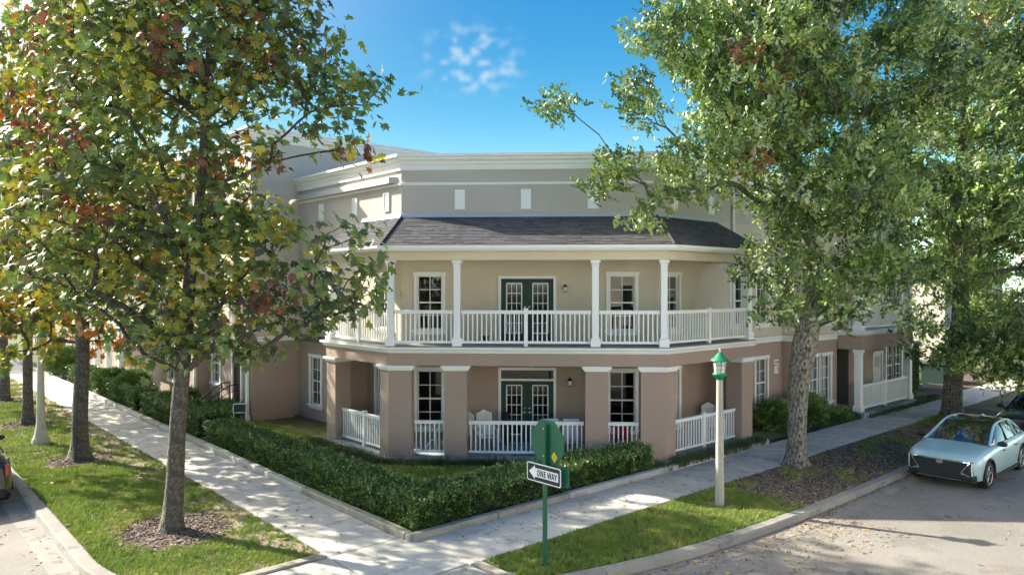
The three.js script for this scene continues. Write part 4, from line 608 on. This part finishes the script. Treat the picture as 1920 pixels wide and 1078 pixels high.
// ---------------------------------------------------------------- street furniture
const font = globalThis.__f;
{ // back of an octagonal sign with a one-way sign below it, on a green post; plates stand in the plane x = const
  const t = thing('street_sign', 'green post with back of octagonal sign and ONE WAY arrow sign', 'sign', [-5.25, 0, 6.2]);
  mesh('post', [rbx(0.07, 2.72, 0.07, 0, 1.36, 0, 0.008), rbx(0.085, 0.04, 0.085, 0, 2.72, 0, 0.01)], M.greenSign, t);
  const oct = new THREE.Shape(); for (let i = 0; i < 8; i++) { const a = (i + 0.5) * Math.PI / 4, r = 0.425 / Math.cos(Math.PI / 8); i ? oct.lineTo(Math.cos(a) * r, Math.sin(a) * r) : oct.moveTo(Math.cos(a) * r, Math.sin(a) * r); }
  const og = new THREE.ExtrudeGeometry(oct, { depth: 0.012, bevelEnabled: true, bevelSize: 0.006, bevelThickness: 0.006, bevelSegments: 2 }); og.rotateY(-Math.PI / 2); og.translate(0.075, 2.385, 0);
  const plate = mesh('octagonal_plate', [flat(og)], M.greenSign, t);
  const fg = new THREE.ExtrudeGeometry(oct, { depth: 0.004, bevelEnabled: false }); fg.scale(0.97, 0.97, 1); fg.rotateY(-Math.PI / 2); fg.translate(0.09, 2.385, 0); mesh('sign_face', [flat(fg)], std([0.55, 0.02, 0.03], 0.45), plate);
  for (const y of [2.66, 2.14]) mesh('bolt', [cyl(0.016, 0.016, 0.02, 0, 0, 0, 6).rotateZ(Math.PI / 2).translate(-0.03, y, 0)], M.metal, t);
  const dia = (s) => { const q = new THREE.Shape([[0, s * 1.25], [s * 0.95, 0], [0, -s * 1.25], [-s * 0.95, 0]].map((p) => new THREE.Vector2(...p))), g = new THREE.ExtrudeGeometry(q, { depth: 0.002, bevelEnabled: false }); g.rotateY(-Math.PI / 2); return flat(g); };
  mesh('reflector_sticker', [dia(0.085).translate(0.055, 2.13, 0.2)], M.yellow, t); mesh('reflector_sticker', [dia(0.052).translate(0.0525, 2.13, 0.2)], M.yellowIn, t);
  const round = (w, h, r) => { const s = new THREE.Shape(); s.moveTo(-w / 2 + r, -h / 2); s.lineTo(w / 2 - r, -h / 2); s.quadraticCurveTo(w / 2, -h / 2, w / 2, -h / 2 + r); s.lineTo(w / 2, h / 2 - r); s.quadraticCurveTo(w / 2, h / 2, w / 2 - r, h / 2); s.lineTo(-w / 2 + r, h / 2); s.quadraticCurveTo(-w / 2, h / 2, -w / 2, h / 2 - r); s.lineTo(-w / 2, -h / 2 + r); s.quadraticCurveTo(-w / 2, -h / 2, -w / 2 + r, -h / 2); return s; };
  const lay = (g, x) => { g.rotateY(-Math.PI / 2); g.translate(x, 1.79, 0.02); return flat(g); }, ext = (s, d) => new THREE.ExtrudeGeometry(s, { depth: d, bevelEnabled: false, curveSegments: 5 });
  mesh('backing_plate', [lay(ext(round(0.95, 0.37, 0.05), 0.012), 0.062).translate(0, 0, 0.1)], M.greenSign, t);
  const ow = mesh('one_way_plate', [lay(ext(round(0.93, 0.36, 0.045), 0.006), -0.052)], M.signWhite, t);
  mesh('black_field', [lay(ext(round(0.885, 0.315, 0.03), 0.002), -0.0585)], M.signBlack, ow);
  const arrow = new THREE.Shape([[-0.40, 0], [-0.235, 0.135], [-0.235, 0.085], [0.40, 0.085], [0.40, -0.085], [-0.235, -0.085], [-0.235, -0.135]].map((p) => new THREE.Vector2(...p)));
  mesh('arrow', [lay(ext(arrow, 0.002), -0.0615)], M.signWhite, ow);
  const tg = new TextGeometry('ONE WAY', { font, size: 0.122, depth: 0.002, curveSegments: 3 }); tg.computeBoundingBox(); const tw = tg.boundingBox.max.x; tg.translate(-tw / 2, -0.061, 0); tg.scale(0.55 / tw, 1, 1); tg.translate(0.095, 0, 0); mesh('lettering', [lay(tg, -0.0645)], M.signBlack, ow);
}
function lampPost(label, x, z, old) {
  const t = thing('street_lamp', label, 'lamp post', [x, 0, z]);
  if (old) { mesh('base', [flat(new THREE.LatheGeometry([[0.27, -0.05], [0.27, 0.16], [0.24, 0.2], [0.2, 0.34], [0.15, 0.6], [0.135, 0.8]].map((p) => new THREE.Vector2(...p)), 16))], M.concretePole, t); mesh('pole', [cyl(0.135, 0.10, 2.4, 0, 0.8, 0, 16)], M.concretePole, t); }
  else mesh('pole', [cyl(0.115, 0.08, 3.14, 0, -0.05, 0, 8)], M.concretePole, t);
  const y = old ? 3.2 : 3.09, la = (pts, n = 10) => flat(new THREE.LatheGeometry(pts.map((p) => new THREE.Vector2(...p)), n));
  mesh('lantern_base', [la([[0.06, y - 0.02], [0.09, y], [0.10, y + 0.05], [0.17, y + 0.1], [0.18, y + 0.15], [0.15, y + 0.17], [0, y + 0.17]])], M.greenLamp, t);
  mesh('lantern_glass', [la([[0.128, y + 0.165], [0.165, y + 0.47], [0, y + 0.47]], 16)], M.lampGlass, t);
  const cage = []; for (let i = 0; i < 8; i++) { const a = i * Math.PI / 4; cage.push(bar([0.133 * Math.cos(a), y + 0.165, 0.133 * Math.sin(a)], [0.171 * Math.cos(a), y + 0.48, 0.171 * Math.sin(a)], 0.006, 4)); } for (const [yy, r] of [[0.26, 0.144], [0.36, 0.157]]) { const g = new THREE.TorusGeometry(r, 0.006, 4, 20); g.rotateX(Math.PI / 2); g.translate(0, y + yy, 0); cage.push(g); } mesh('lantern_cage', cage, M.greenLamp, t);
  mesh('lantern_roof', [la([[0.0, y + 0.47], [0.235, y + 0.46], [0.24, y + 0.48], [0.14, y + 0.56], [0.07, y + 0.64], [0.03, y + 0.68], [0, y + 0.68]])], M.greenLamp, t);
  mesh('finial', [la([[0.02, y + 0.67], [0.03, y + 0.71], [0.02, y + 0.74], [0.008, y + 0.8], [0, y + 0.8]])], M.metal, t); return t;
}
lampPost('white tapered lamp post with green lantern on right verge', 0.86, 6.16, false);
lampPost('grey concrete lamp post with flared base between the left sycamores', -10.37, -13.34, true);
{ const t = thing('stair_rail', 'black iron stair handrails at the left ground-floor entry', 'handrail', [-3.9, 0, -13.7]); for (const z of [-0.42, 0.42]) { const g = [tube([[-1.0, 0.75, z], [-0.75, 0.95, z], [0.0, 1.42, z], [0.35, 1.45, z]], 0.025, 6, 14), tube([[-0.95, 0.55, z], [0.0, 1.15, z], [0.35, 1.18, z]], 0.014, 5, 10)]; mesh('rail', g, M.iron, t); for (const [x, h] of [[-0.9, 0.82], [-0.45, 1.13], [0, 1.4], [0.33, 1.44]]) mesh('baluster', [bar([x, 0, z], [x, h, z], 0.016, 6)], M.iron, t); } mesh('step', [bx(0.9, 0.2, 0.95, -0.35, 0.1, 0), bx(0.6, 0.2, 0.95, -0.15, 0.3, 0), bx(0.3, 0.2, 0.95, 0.05, 0.5, 0)], M.concreteB, t); }
{ const t = thing('yard_sign', 'small green yard sign on two legs above the clipped hedge', 'sign', [-4.75, 0, -10.1], -0.6); mesh('panel', [rbx(0.42, 0.3, 0.02, 0, 1.0, 0, 0.006)], M.greenDoor, t); mesh('border', [bx(0.46, 0.02, 0.03, 0, 1.16, 0), bx(0.46, 0.02, 0.03, 0, 0.84, 0), bx(0.02, 0.34, 0.03, -0.22, 1.0, 0), bx(0.02, 0.34, 0.03, 0.22, 1.0, 0)], M.white, t); for (const x of [-0.21, 0.21]) mesh('leg', [bar([x, 0, -0.01], [x, 0.84, -0.01], 0.012)], M.white, t); }

// ---------------------------------------------------------------- porch things
const porch = (u, n, y = 0.2) => { const v = FQ.at(u, y, n); return [v.x, v.y, v.z]; };
{ const [x, y, z] = porch(1.28, -1.15), t = thing('bistro_table', 'round white patio table behind the left front porch railing', 'table', [x, y, z]); mesh('tabletop', [cyl(0.36, 0.36, 0.03, 0, 0.70, 0, 24)], M.wicker, t); mesh('pedestal', [cyl(0.03, 0.025, 0.5, 0, 0.2, 0, 10)], M.wicker, t); for (let i = 0; i < 4; i++) { const a = i * Math.PI / 2 + 0.5; mesh('foot', [tube([[0, 0.32, 0], [0.15 * Math.cos(a), 0.28, 0.15 * Math.sin(a)], [0.33 * Math.cos(a), 0.015, 0.33 * Math.sin(a)]], 0.016, 6)], M.wicker, t); } }
function slatChair(label, pos, turn, mat, hgt = 1.15) { // tall-backed slatted porch chair
  const t = thing('porch_chair', label, 'chair', pos, turn, 'chairs on the porch'); mesh('seat', [bx(0.54, 0.03, 0.5, 0, 0.42, 0)], mat, t);
  for (let i = 0; i < 7; i++) { const h = hgt - 0.44 - Math.abs(i - 3) * 0.035, g = bx(0.062, h, 0.02, 0, h / 2, 0); g.rotateX(-0.22); g.translate((i - 3) * 0.074, 0.42, -0.23); mesh('back_slat', [g], mat, t); }
  for (const s of [-1, 1]) { mesh('armrest', [bx(0.1, 0.025, 0.6, s * 0.31, 0.64, 0)], mat, t); mesh('leg', [bx(0.05, 0.64, 0.07, s * 0.29, 0.32, 0.24)], mat, t); mesh('leg', [bx(0.05, 0.64, 0.07, s * 0.29, 0.32, -0.2)], mat, t); } return t;
}
slatChair('tall white slat-back chair behind the front railing beside the second pillar', porch(2.92, -1.2), FQ.ry + 0.35, M.wicker, 1.25);
slatChair('white slat chair half hidden by the second pillar, beside the patio table', porch(2.05, -1.5), FQ.ry - 0.7, M.wicker, 1.15);
slatChair('white slatted chair at the left end of the porch', [-1.95, 0.2, -5.6], -Math.PI / 2 - 0.3, M.wicker, 1.2);
slatChair('white slatted chair at the right end of the porch', [6.9, 0.2, 2.05], -0.5, M.wicker, 1.2);
function cushionChair(label, pos, turn) { const t = thing('patio_chair', label, 'chair', pos, turn, 'grey patio chairs'); const back = rbx(0.52, 0.72, 0.1, 0, 0.36, 0, 0.05, 3); back.rotateX(0.16); back.translate(0, 0.42, 0.26); mesh('backrest', [back], M.cushion, t); mesh('seat', [rbx(0.54, 0.12, 0.54, 0, 0.40, 0, 0.04, 2)], M.tan, t); for (const [x, z] of [[-0.25, -0.24], [0.25, -0.24], [-0.25, 0.26], [0.25, 0.26]]) mesh('leg', [bx(0.05, 0.36, 0.05, x, 0.18, z)], M.tan, t); for (const s of [-1, 1]) mesh('armrest', [rbx(0.07, 0.04, 0.55, s * 0.29, 0.62, 0, 0.015)], M.tan, t); }
cushionChair('grey padded patio chair behind the green octagon sign, left of the pair', porch(4.95, -0.85), FQ.ry); cushionChair('grey padded patio chair beside the third pillar, right of the pair', porch(5.6, -0.85), FQ.ry);
{ const [x, y, z] = porch(7.2, -1.1), t = thing('folded_chair', 'red cloth chair behind the right front porch railing', 'chair', [x, y, z], FQ.ry); mesh('seat', [rbx(0.46, 0.06, 0.44, 0, 0.44, 0, 0.02)], M.redCloth, t); mesh('backrest', [rbx(0.46, 0.5, 0.05, 0, 0.72, 0.2, 0.02)], M.redCloth, t); for (const [a, b] of [[-0.2, -0.2], [0.2, -0.2], [-0.2, 0.2], [0.2, 0.2]]) mesh('leg', [bar([a, 0, b], [a, 0.44, b], 0.015)], M.iron, t); }
{ const [x, y, z] = porch(3.5, -1.9), t = thing('clay_urn', 'dark slim urn standing beside the lower porch door', 'urn', [x, y, z]); mesh('body', [flat(new THREE.LatheGeometry([[0, 0], [0.1, 0], [0.12, 0.1], [0.14, 0.5], [0.12, 0.9], [0.09, 1.0], [0.11, 1.06], [0.09, 1.06], [0, 0.95]].map((p) => new THREE.Vector2(...p)), 16))], M.blackMatt, t); mesh('rim', [flat(new THREE.TorusGeometry(0.105, 0.014, 6, 18).rotateX(Math.PI / 2).translate(0, 1.06, 0))], M.blackMatt, t); }
{ const [x, , z] = porch(4.35, -1.15), t = thing('ceiling_fan', 'white ceiling fan under the porch ceiling before the lower doors', 'fan', [x, 2.95, z], 0.3); mesh('motor', [cyl(0.11, 0.13, 0.13, 0, 0, 0, 16), cyl(0.02, 0.02, 0.3, 0, 0.1, 0, 8)], M.whiteGloss, t); mesh('light_bowl', [flat(new THREE.SphereGeometry(0.1, 14, 8, 0, 6.29, 1.57, 1.57))], M.whiteGloss, t); for (let i = 0; i < 5; i++) { const g = rbx(0.52, 0.012, 0.14, 0.42, 0.05, 0, 0.005); g.rotateX(0.1); g.rotateY(i * 1.2566); mesh('blade', [g], M.wicker, t); } }
for (const [u, y, lab] of [[5.5, 5.28, 'black wall lantern beside the upper balcony doors'], [5.66, 2.18, 'black wall lantern beside the lower porch doors']]) { const v = F2.at(u, y, 0.02), t = thing('wall_lantern', lab, 'lantern', [v.x, v.y, v.z], F2.ry); mesh('bracket', [bx(0.06, 0.16, 0.02, 0, 0.1, 0.01), bx(0.03, 0.03, 0.1, 0, 0.16, 0.05)], M.black, t); mesh('cap', [cyl(0.085, 0.02, 0.09, 0, 0.1, 0.11, 8)], M.black, t); mesh('glass', [cyl(0.045, 0.062, 0.15, 0, -0.05, 0.11, 8)], M.lampGlass, t); mesh('base', [cyl(0.03, 0.05, 0.03, 0, -0.08, 0.11, 8)], M.black, t); }
{ const [x, , z] = porch(2.85, -1.6, 0), t = thing('small_planter', 'small dark green pot on the balcony floor behind the railing', 'pot', [x, 3.575, z]); mesh('pot', [cyl(0.08, 0.1, 0.2, 0, 0, 0, 12)], M.greenDoor, t); mesh('rim', [cyl(0.11, 0.11, 0.025, 0, 0.2, 0, 12)], M.greenDoor, t); }

// ---------------------------------------------------------------- cars (front towards +x of their own frame)
function car(name, label, pos, turn, paint, o = {}) {
  const t = thing(name, label, 'car', pos, turn), k = o.h ?? 1;
  const S = [[2.5, 0.72, 0.84, 0.36], [2.44, 0.83, 0.905, 0.28], [2.28, 0.91, 0.955, 0.23], [1.95, 0.955, 1.0, 0.21], [1.6, 0.975, 1.035, 0.2], [1.15, 0.978, 1.085, 0.2], [0.5, 0.968, 1.09, 0.2], [-0.5, 0.968, 1.10, 0.2], [-1.5, 0.988, 1.12, 0.2], [-2.05, 0.96, 1.13, 0.23], [-2.36, 0.88, 1.08, 0.28], [-2.5, 0.74, 0.98, 0.36]];
  const sec = (w, h, b) => { const half = [[0.0, b], [0.8 * w, b], [0.955 * w, b + 0.07], [0.985 * w, 0.45], [w, 0.6], [0.992 * w, 0.76], [0.955 * w, h - 0.12], [0.9 * w, h - 0.04], [0.8 * w, h], [0.45 * w, h + 0.022], [0, h + 0.03]]; return [...half, ...half.slice(1, -1).reverse().map(([z, y]) => [-z, y])]; };
  const rings = S.map(([x, w, h, b]) => sec(w, h * k, b).map(([z, y]) => [x, y, z])), K = rings[0].length, pos3 = [], idx = [];
  for (const r of rings) for (const p of r) pos3.push(...p);
  for (let i = 0; i < rings.length - 1; i++) for (let j = 0; j < K; j++) { const a = i * K + j, b = i * K + (j + 1) % K, c = a + K, d = b + K; idx.push(a, c, b, b, c, d); }
  for (const [i, f] of [[0, 1], [rings.length - 1, -1]]) { const c = pos3.length / 3; pos3.push(rings[i][0][0], 0.62, 0); for (let j = 0; j < K; j++) { const a = i * K + j, b = i * K + (j + 1) % K; f > 0 ? idx.push(c, a, b) : idx.push(c, b, a); } }
  let g = new THREE.BufferGeometry(); g.setAttribute('position', new THREE.Float32BufferAttribute(pos3, 3)); g.setIndex(idx); g.computeVertexNormals(); g.setAttribute('uv', new THREE.Float32BufferAttribute(new Float32Array(pos3.length / 3 * 2), 2));
  const ev = new Evaluator(); ev.useGroups = false; let body = new Brush(g, paint); body.updateMatrixWorld();
  for (const x of [1.6, -1.49]) for (const s of [-1, 1]) { const c = new THREE.CylinderGeometry(0.425, 0.425, 0.5, 28); c.rotateX(Math.PI / 2); const b = new Brush(c, paint); b.position.set(x, 0.37, s * 0.85); b.updateMatrixWorld(); body = ev.evaluate(body, b, SUBTRACTION); }
  mesh('body', toCreasedNormals(flat(body.geometry), 0.6), paint, t);
  // greenhouse of dark glass with painted roof rails and pillars
  const G = [[1.2, 1.085, 0.80, 0.82], [0.85, 1.24, 0.76, 0.86], [0.5, 1.40, 0.70, 0.87], [0.15, 1.535, 0.655, 0.875], [-0.2, 1.585, 0.64, 0.875], [-0.8, 1.59, 0.625, 0.875], [-1.3, 1.54, 0.61, 0.87], [-1.75, 1.40, 0.62, 0.84], [-2.1, 1.22, 0.66, 0.78], [-2.25, 1.12, 0.68, 0.72]];
  const roofY = (y) => 1.085 + (y - 1.085) * (o.cab ?? 1) + (k - 1) * 1.085, gr = G.map(([x, y, wr, wb]) => { const Y = roofY(y), yb = 1.05 * k; return [[0, yb], [wb, yb], [lerp(wb, wr, 0.55), lerp(yb, Y, 0.6)], [wr, Math.max(Y - 0.035, yb + 0.01)], [wr * 0.86, Y], [0, Y + 0.02]]; }), gp = [], gi = [], KK = 10;
  for (let i = 0; i < gr.length; i++) { const h = gr[i], r = [...h, ...h.slice(1, -1).reverse().map(([z, y]) => [-z, y])]; for (const [z, y] of r) gp.push(G[i][0], y, z); }
  for (let i = 0; i < gr.length - 1; i++) for (let j = 0; j < KK; j++) { const a = i * KK + j, b = i * KK + (j + 1) % KK; gi.push(a, a + KK, b, b, a + KK, b + KK); }
  let gg = new THREE.BufferGeometry(); gg.setAttribute('position', new THREE.Float32BufferAttribute(gp, 3)); gg.setIndex(gi); gg.computeVertexNormals(); mesh('windows', toCreasedNormals(flat(gg), 0.45), M.carGlass, t);
  for (const s of [-1, 1]) {
    const edge = G.map(([x, y, wr], i) => [x, gr[i][3][1] + 0.005, s * (wr + 0.004)]); edge[0] = [1.22, 1.075 * k, s * 0.83];
    const tg = new THREE.TubeGeometry(new THREE.CatmullRomCurve3(edge.map((p) => new THREE.Vector3(...p))), 40, 0.036, 8); mesh('roof_rail', [flat(tg)], paint, t);
    mesh('window_sill', [tube(G.slice(0, 9).map(([x, , , wb]) => [x, 1.075 * k, s * (wb + 0.012)]), 0.022, 6)], M.chrome, t);
    const bp = (x, i) => bar([x, 1.06 * k, s * 0.885], [x - 0.08, gr[i][3][1], s * (G[i][2] + 0.01)], 0.03, 6); mesh('pillar', [bp(-0.25, 4)], M.black, t); mesh('pillar', [bp(-1.2, 6)], paint, t);
    const mr = mesh('door_mirror', [flat(new THREE.SphereGeometry(1, 14, 10).scale(0.09, 0.075, 0.13).translate(0.86, 1.13 * k, s * 1.06)), bar([0.86, 1.07 * k, s * 0.9], [0.86, 1.1 * k, s * 1.02], 0.02)], o.mirror || M.black, t);
    mesh('side_cladding', [rbx(2.15, 0.14, 0.05, 0.06, 0.27, s * 0.955, 0.02, 2)], M.blackMatt, t); mesh('side_trim', [rbx(2.05, 0.022, 0.02, 0.06, 0.36, s * 0.985, 0.006)], M.chrome, t);
    for (const x of [0.35, -0.85]) mesh('door_handle', [rbx(0.2, 0.03, 0.03, x, 0.88 * k, s * 0.978, 0.01)], o.mirror || M.black, t);
    for (const x of [1.6, -1.49]) {
      const ar = new THREE.TorusGeometry(0.445, 0.032, 6, 24, Math.PI * 1.02); ar.scale(1, 1, 1.1); ar.translate(x, 0.36, s * 0.962); mesh('arch_trim', [flat(ar)], M.blackMatt, t);
      const w = mesh('wheel', [(() => { const p = [[0.22, -0.11], [0.33, -0.125], [0.362, -0.10], [0.37, -0.05], [0.37, 0.05], [0.362, 0.10], [0.33, 0.125], [0.22, 0.11]].map((q) => new THREE.Vector2(...q)); const l = new THREE.LatheGeometry(p, 32); l.rotateX(Math.PI / 2); return flat(l); })()], M.tyre, t); w.position.set(x, 0.37, s * 0.845);
      const sp = []; for (let i = 0; i < 5; i++) for (const d of [-0.16, 0.16]) { const b = rbx(0.035, 0.22, 0.03, 0, 0.13, 0, 0.008); b.rotateZ(i * 1.2566 + d); b.translate(0, 0, s * 0.085); sp.push(b); } const rim = new THREE.TorusGeometry(0.245, 0.018, 8, 32); rim.translate(0, 0, s * 0.10); sp.push(rim, cyl(0.05, 0.05, 0.04, 0, -0.02, 0, 14).rotateX(Math.PI / 2).translate(0, 0, s * 0.09)); mesh('rim', sp, M.metal, w); const dk = new THREE.CircleGeometry(0.25, 28); dk.translate(0, 0, s * 0.03); mesh('brake_disc', [dk], M.blackMatt, w);
    }
  }
  // fascia panels laid on the nose: points [z, y] in the front plane
  const xf = (z) => { const a = Math.abs(z); return a < 0.72 ? 2.5 - 0.03 * (a / 0.72) ** 4 : a < 0.83 ? lerp(2.47, 2.42, (a - 0.72) / 0.11) : lerp(2.42, 2.2, clamp((a - 0.83) / 0.09)); };
  const probe = new THREE.Mesh(g, new THREE.MeshBasicMaterial({ side: THREE.DoubleSide })), ray = new THREE.Raycaster(), seen = {}; probe.updateMatrixWorld();
  const nose = (z, y) => seen[z.toFixed(3) + ',' + y.toFixed(3)] ??= (() => { ray.set(new THREE.Vector3(4, y, z), new THREE.Vector3(-1, 0, 0)); const h = ray.intersectObject(probe)[0]; return h && h.point.x > 1.9 ? h.point.x : xf(z) - 0.1; })();
  const panel = (pts, off, th) => { const s = new THREE.Shape(pts.map((p) => new THREE.Vector2(...p))), e = new TessellateModifier(0.07, 6).modify(flat(new THREE.ExtrudeGeometry(s, { depth: th, bevelEnabled: false }))), p = e.attributes.position; for (let i = 0; i < p.count; i++) { const z = p.getX(i), y = p.getY(i), d = p.getZ(i); p.setXYZ(i, nose(z, y) + off + d, y, z); } e.computeVertexNormals(); return flat(e); };
  const mir = (pts) => pts.map(([z, y]) => [-z, y]).reverse(), strip = (z0, z1, y0, y1, off, th) => { const L = [], n = 14; for (let i = 0; i < n; i++) L.push(panel([[lerp(z0, z1, i / n), y0], [lerp(z0, z1, (i + 1) / n), y0], [lerp(z0, z1, (i + 1) / n), y1], [lerp(z0, z1, i / n), y1]], off, th)); return L; };
  if (o.front !== false) {
    mesh('grille', [panel([[-0.70, 0.80], [-0.5, 0.44], [0.5, 0.44], [0.70, 0.80]], 0.004, 0.02)], M.black, t);
    mesh('grille_bar', strip(-0.72, 0.72, 0.79, 0.825, 0.02, 0.025), M.chrome, t);
    mesh('bumper', strip(-0.86, 0.86, 0.24, 0.46, -0.01, 0.03), M.blackMatt, t); mesh('bumper_trim', strip(-0.55, 0.55, 0.285, 0.315, 0.024, 0.016), M.chrome, t);
    mesh('emblem', [panel([[-0.09, 0.77], [-0.075, 0.70], [0, 0.675], [0.075, 0.70], [0.09, 0.77]], 0.026, 0.012)], M.chrome, t);
    mesh('number_plate', [panel([[-0.16, 0.49], [0.16, 0.49], [0.16, 0.50], [-0.16, 0.50]], 0.026, 0.004)], M.black, t);
    for (const f of [(p) => p, mir]) {
      mesh('headlight', [panel(f([[0.52, 0.52], [0.735, 0.82], [0.80, 0.82], [0.81, 0.43], [0.73, 0.42]]), 0.02, 0.014)], M.black, t);
      mesh('lamp_surround', [panel(f([[0.52, 0.52], [0.545, 0.52], [0.745, 0.80], [0.735, 0.82]]), 0.034, 0.014), panel(f([[0.52, 0.52], [0.73, 0.42], [0.735, 0.45], [0.545, 0.53]]), 0.034, 0.014)], M.chrome, t);
      mesh('light_blade', [panel(f([[0.77, 0.80], [0.797, 0.80], [0.802, 0.45], [0.778, 0.45]]), 0.034, 0.016)], M.lens, t);
    }
    for (const s of [-1, 1]) mesh('wiper', [bar([1.16, 1.115 * k, s * 0.05], [1.05, 1.16 * k, s * 0.62], 0.008)], M.black, t);
  }
  for (const s of [-1, 1]) { mesh('tail_lamp', [rbx(0.16, 0.3, 0.1, -2.40, 0.86 * k, s * 0.80, 0.03, 2)], M.redLens, t); } mesh('rear_bumper', [rbx(0.2, 0.24, 1.5, -2.44, 0.38, 0, 0.05, 2)], M.blackMatt, t); mesh('rear_trim', [rbx(0.03, 0.025, 1.3, -2.53, 0.56, 0, 0.008)], M.chrome, t);
  mesh('antenna', [flat(new THREE.SphereGeometry(0.05, 10, 6).scale(1.6, 0.9, 0.8).translate(-1.2, roofY(1.59) - 0.01, 0))], paint, t);
  return t;
}
car('parked_car', 'pale blue crossover parked at the right kerb with black glass roof', [9.65, -0.142, 9.08], Math.PI, M.carBlue);
car('parked_car', 'black car parked behind the pale blue one, at the right edge', [17.6, -0.142, 9.05], Math.PI, M.carBlack, { h: 0.98 });
car('parked_car', 'dark suv parked at the left kerb, cut by the frame edge', [-13.12, -0.142, -8.3], Math.PI / 2, M.carGrey, { h: 1.08, cab: 1.12 });

// ---------------------------------------------------------------- beyond the building
{ const t = thing('utility_box', 'green utility cabinet past the entry porch', 'cabinet', [31, -0.1, 1.2]); mesh('cabinet', [rbx(2.0, 1.1, 1.2, 0, 0.55, 0, 0.05, 2)], M.greenDoor, t); mesh('lid', [rbx(2.1, 0.12, 1.3, 0, 1.14, 0, 0.04, 2)], M.greenDoor, t); mesh('door_handle', [bx(0.05, 0.3, 0.05, -0.6, 0.7, 0.63)], M.iron, t); }
function farHouse(label, x, z, w, d, h, turn, mat) { const t = thing('far_house', label, 'building', [x, -0.2, z], turn); mesh('wall', [bx(w, h, d, 0, h / 2, 0)], mat, t); const r = new THREE.ConeGeometry(0.72 * w, 2.4, 4, 1); r.rotateY(Math.PI / 4); r.scale(1, 1, (d + 1) / (w + 1)); r.translate(0, h + 1.2, 0); mesh('roof', [flat(r)], M.shingleBase, t); for (let i = -1; i <= 1; i++) for (const y of [1.0, 4.0]) { if (y + 1.6 > h) continue; for (const s of [-1, 1]) { const f = mesh('window', [bx(1.3, 1.9, 0.08, 0, 0.85, 0)], M.white, t); f.position.set(i * w * 0.3, y, s * (d / 2 + 0.02)); mesh('pane', [bx(1.05, 1.65, 0.04, 0, 0.85, s * 0.04)], M.carGlass, f); } } for (const s of [-1, 1]) for (const y of [1.0, 4.0]) { const f = mesh('window', [bx(0.08, 1.9, 1.3, 0, 0.85, 0)], M.white, t); f.position.set(s * (w / 2 + 0.02), y, 0); mesh('pane', [bx(0.04, 1.65, 1.05, s * 0.04, 0.85, 0)], M.carGlass, f); } return t; }
farHouse('taupe house seen past the right end of the building', 52, -9, 14, 12, 6.5, 0, M.wallTop);
farHouse('white house closing the far end of the left street', -22, -92, 16, 12, 6.5, 0, M.white);
[[2, 15, 9.5, M.white, 'white house across the right street, opposite the oak and the parked car'], [19, 14, 9, M.cream, 'cream house across the right street, opposite the entry porch'], [36, 14, 9.5, M.white, 'white house across the right street, farthest from the corner'], [-16, 15, 9.5, M.cream, 'cream house across the right street, opposite the corner with the signs']].forEach(([x, w, h, m, lab]) => farHouse(lab, x, 30, w, 10, h, 0, m));
const fo = (label, x, z, turn, s) => { const o = dup(scene.getObjectByName('oak_tree_001'), label, [x, 0, z], turn); o.scale.setScalar(s); o.userData.group = 'background trees'; return o; };
fo('background oak beyond the utility cabinet on the right', 37, 0.5, 1.0, 0.75); fo('background oak down the right street behind the parked cars', 40, 14, 2.4, 0.85); fo('background oak at the end of the left street', -18, -62, 0.6, 0.9); fo('background tree across the left street', -30, -48, 3.0, 0.85);

renderer.render(scene, camera);
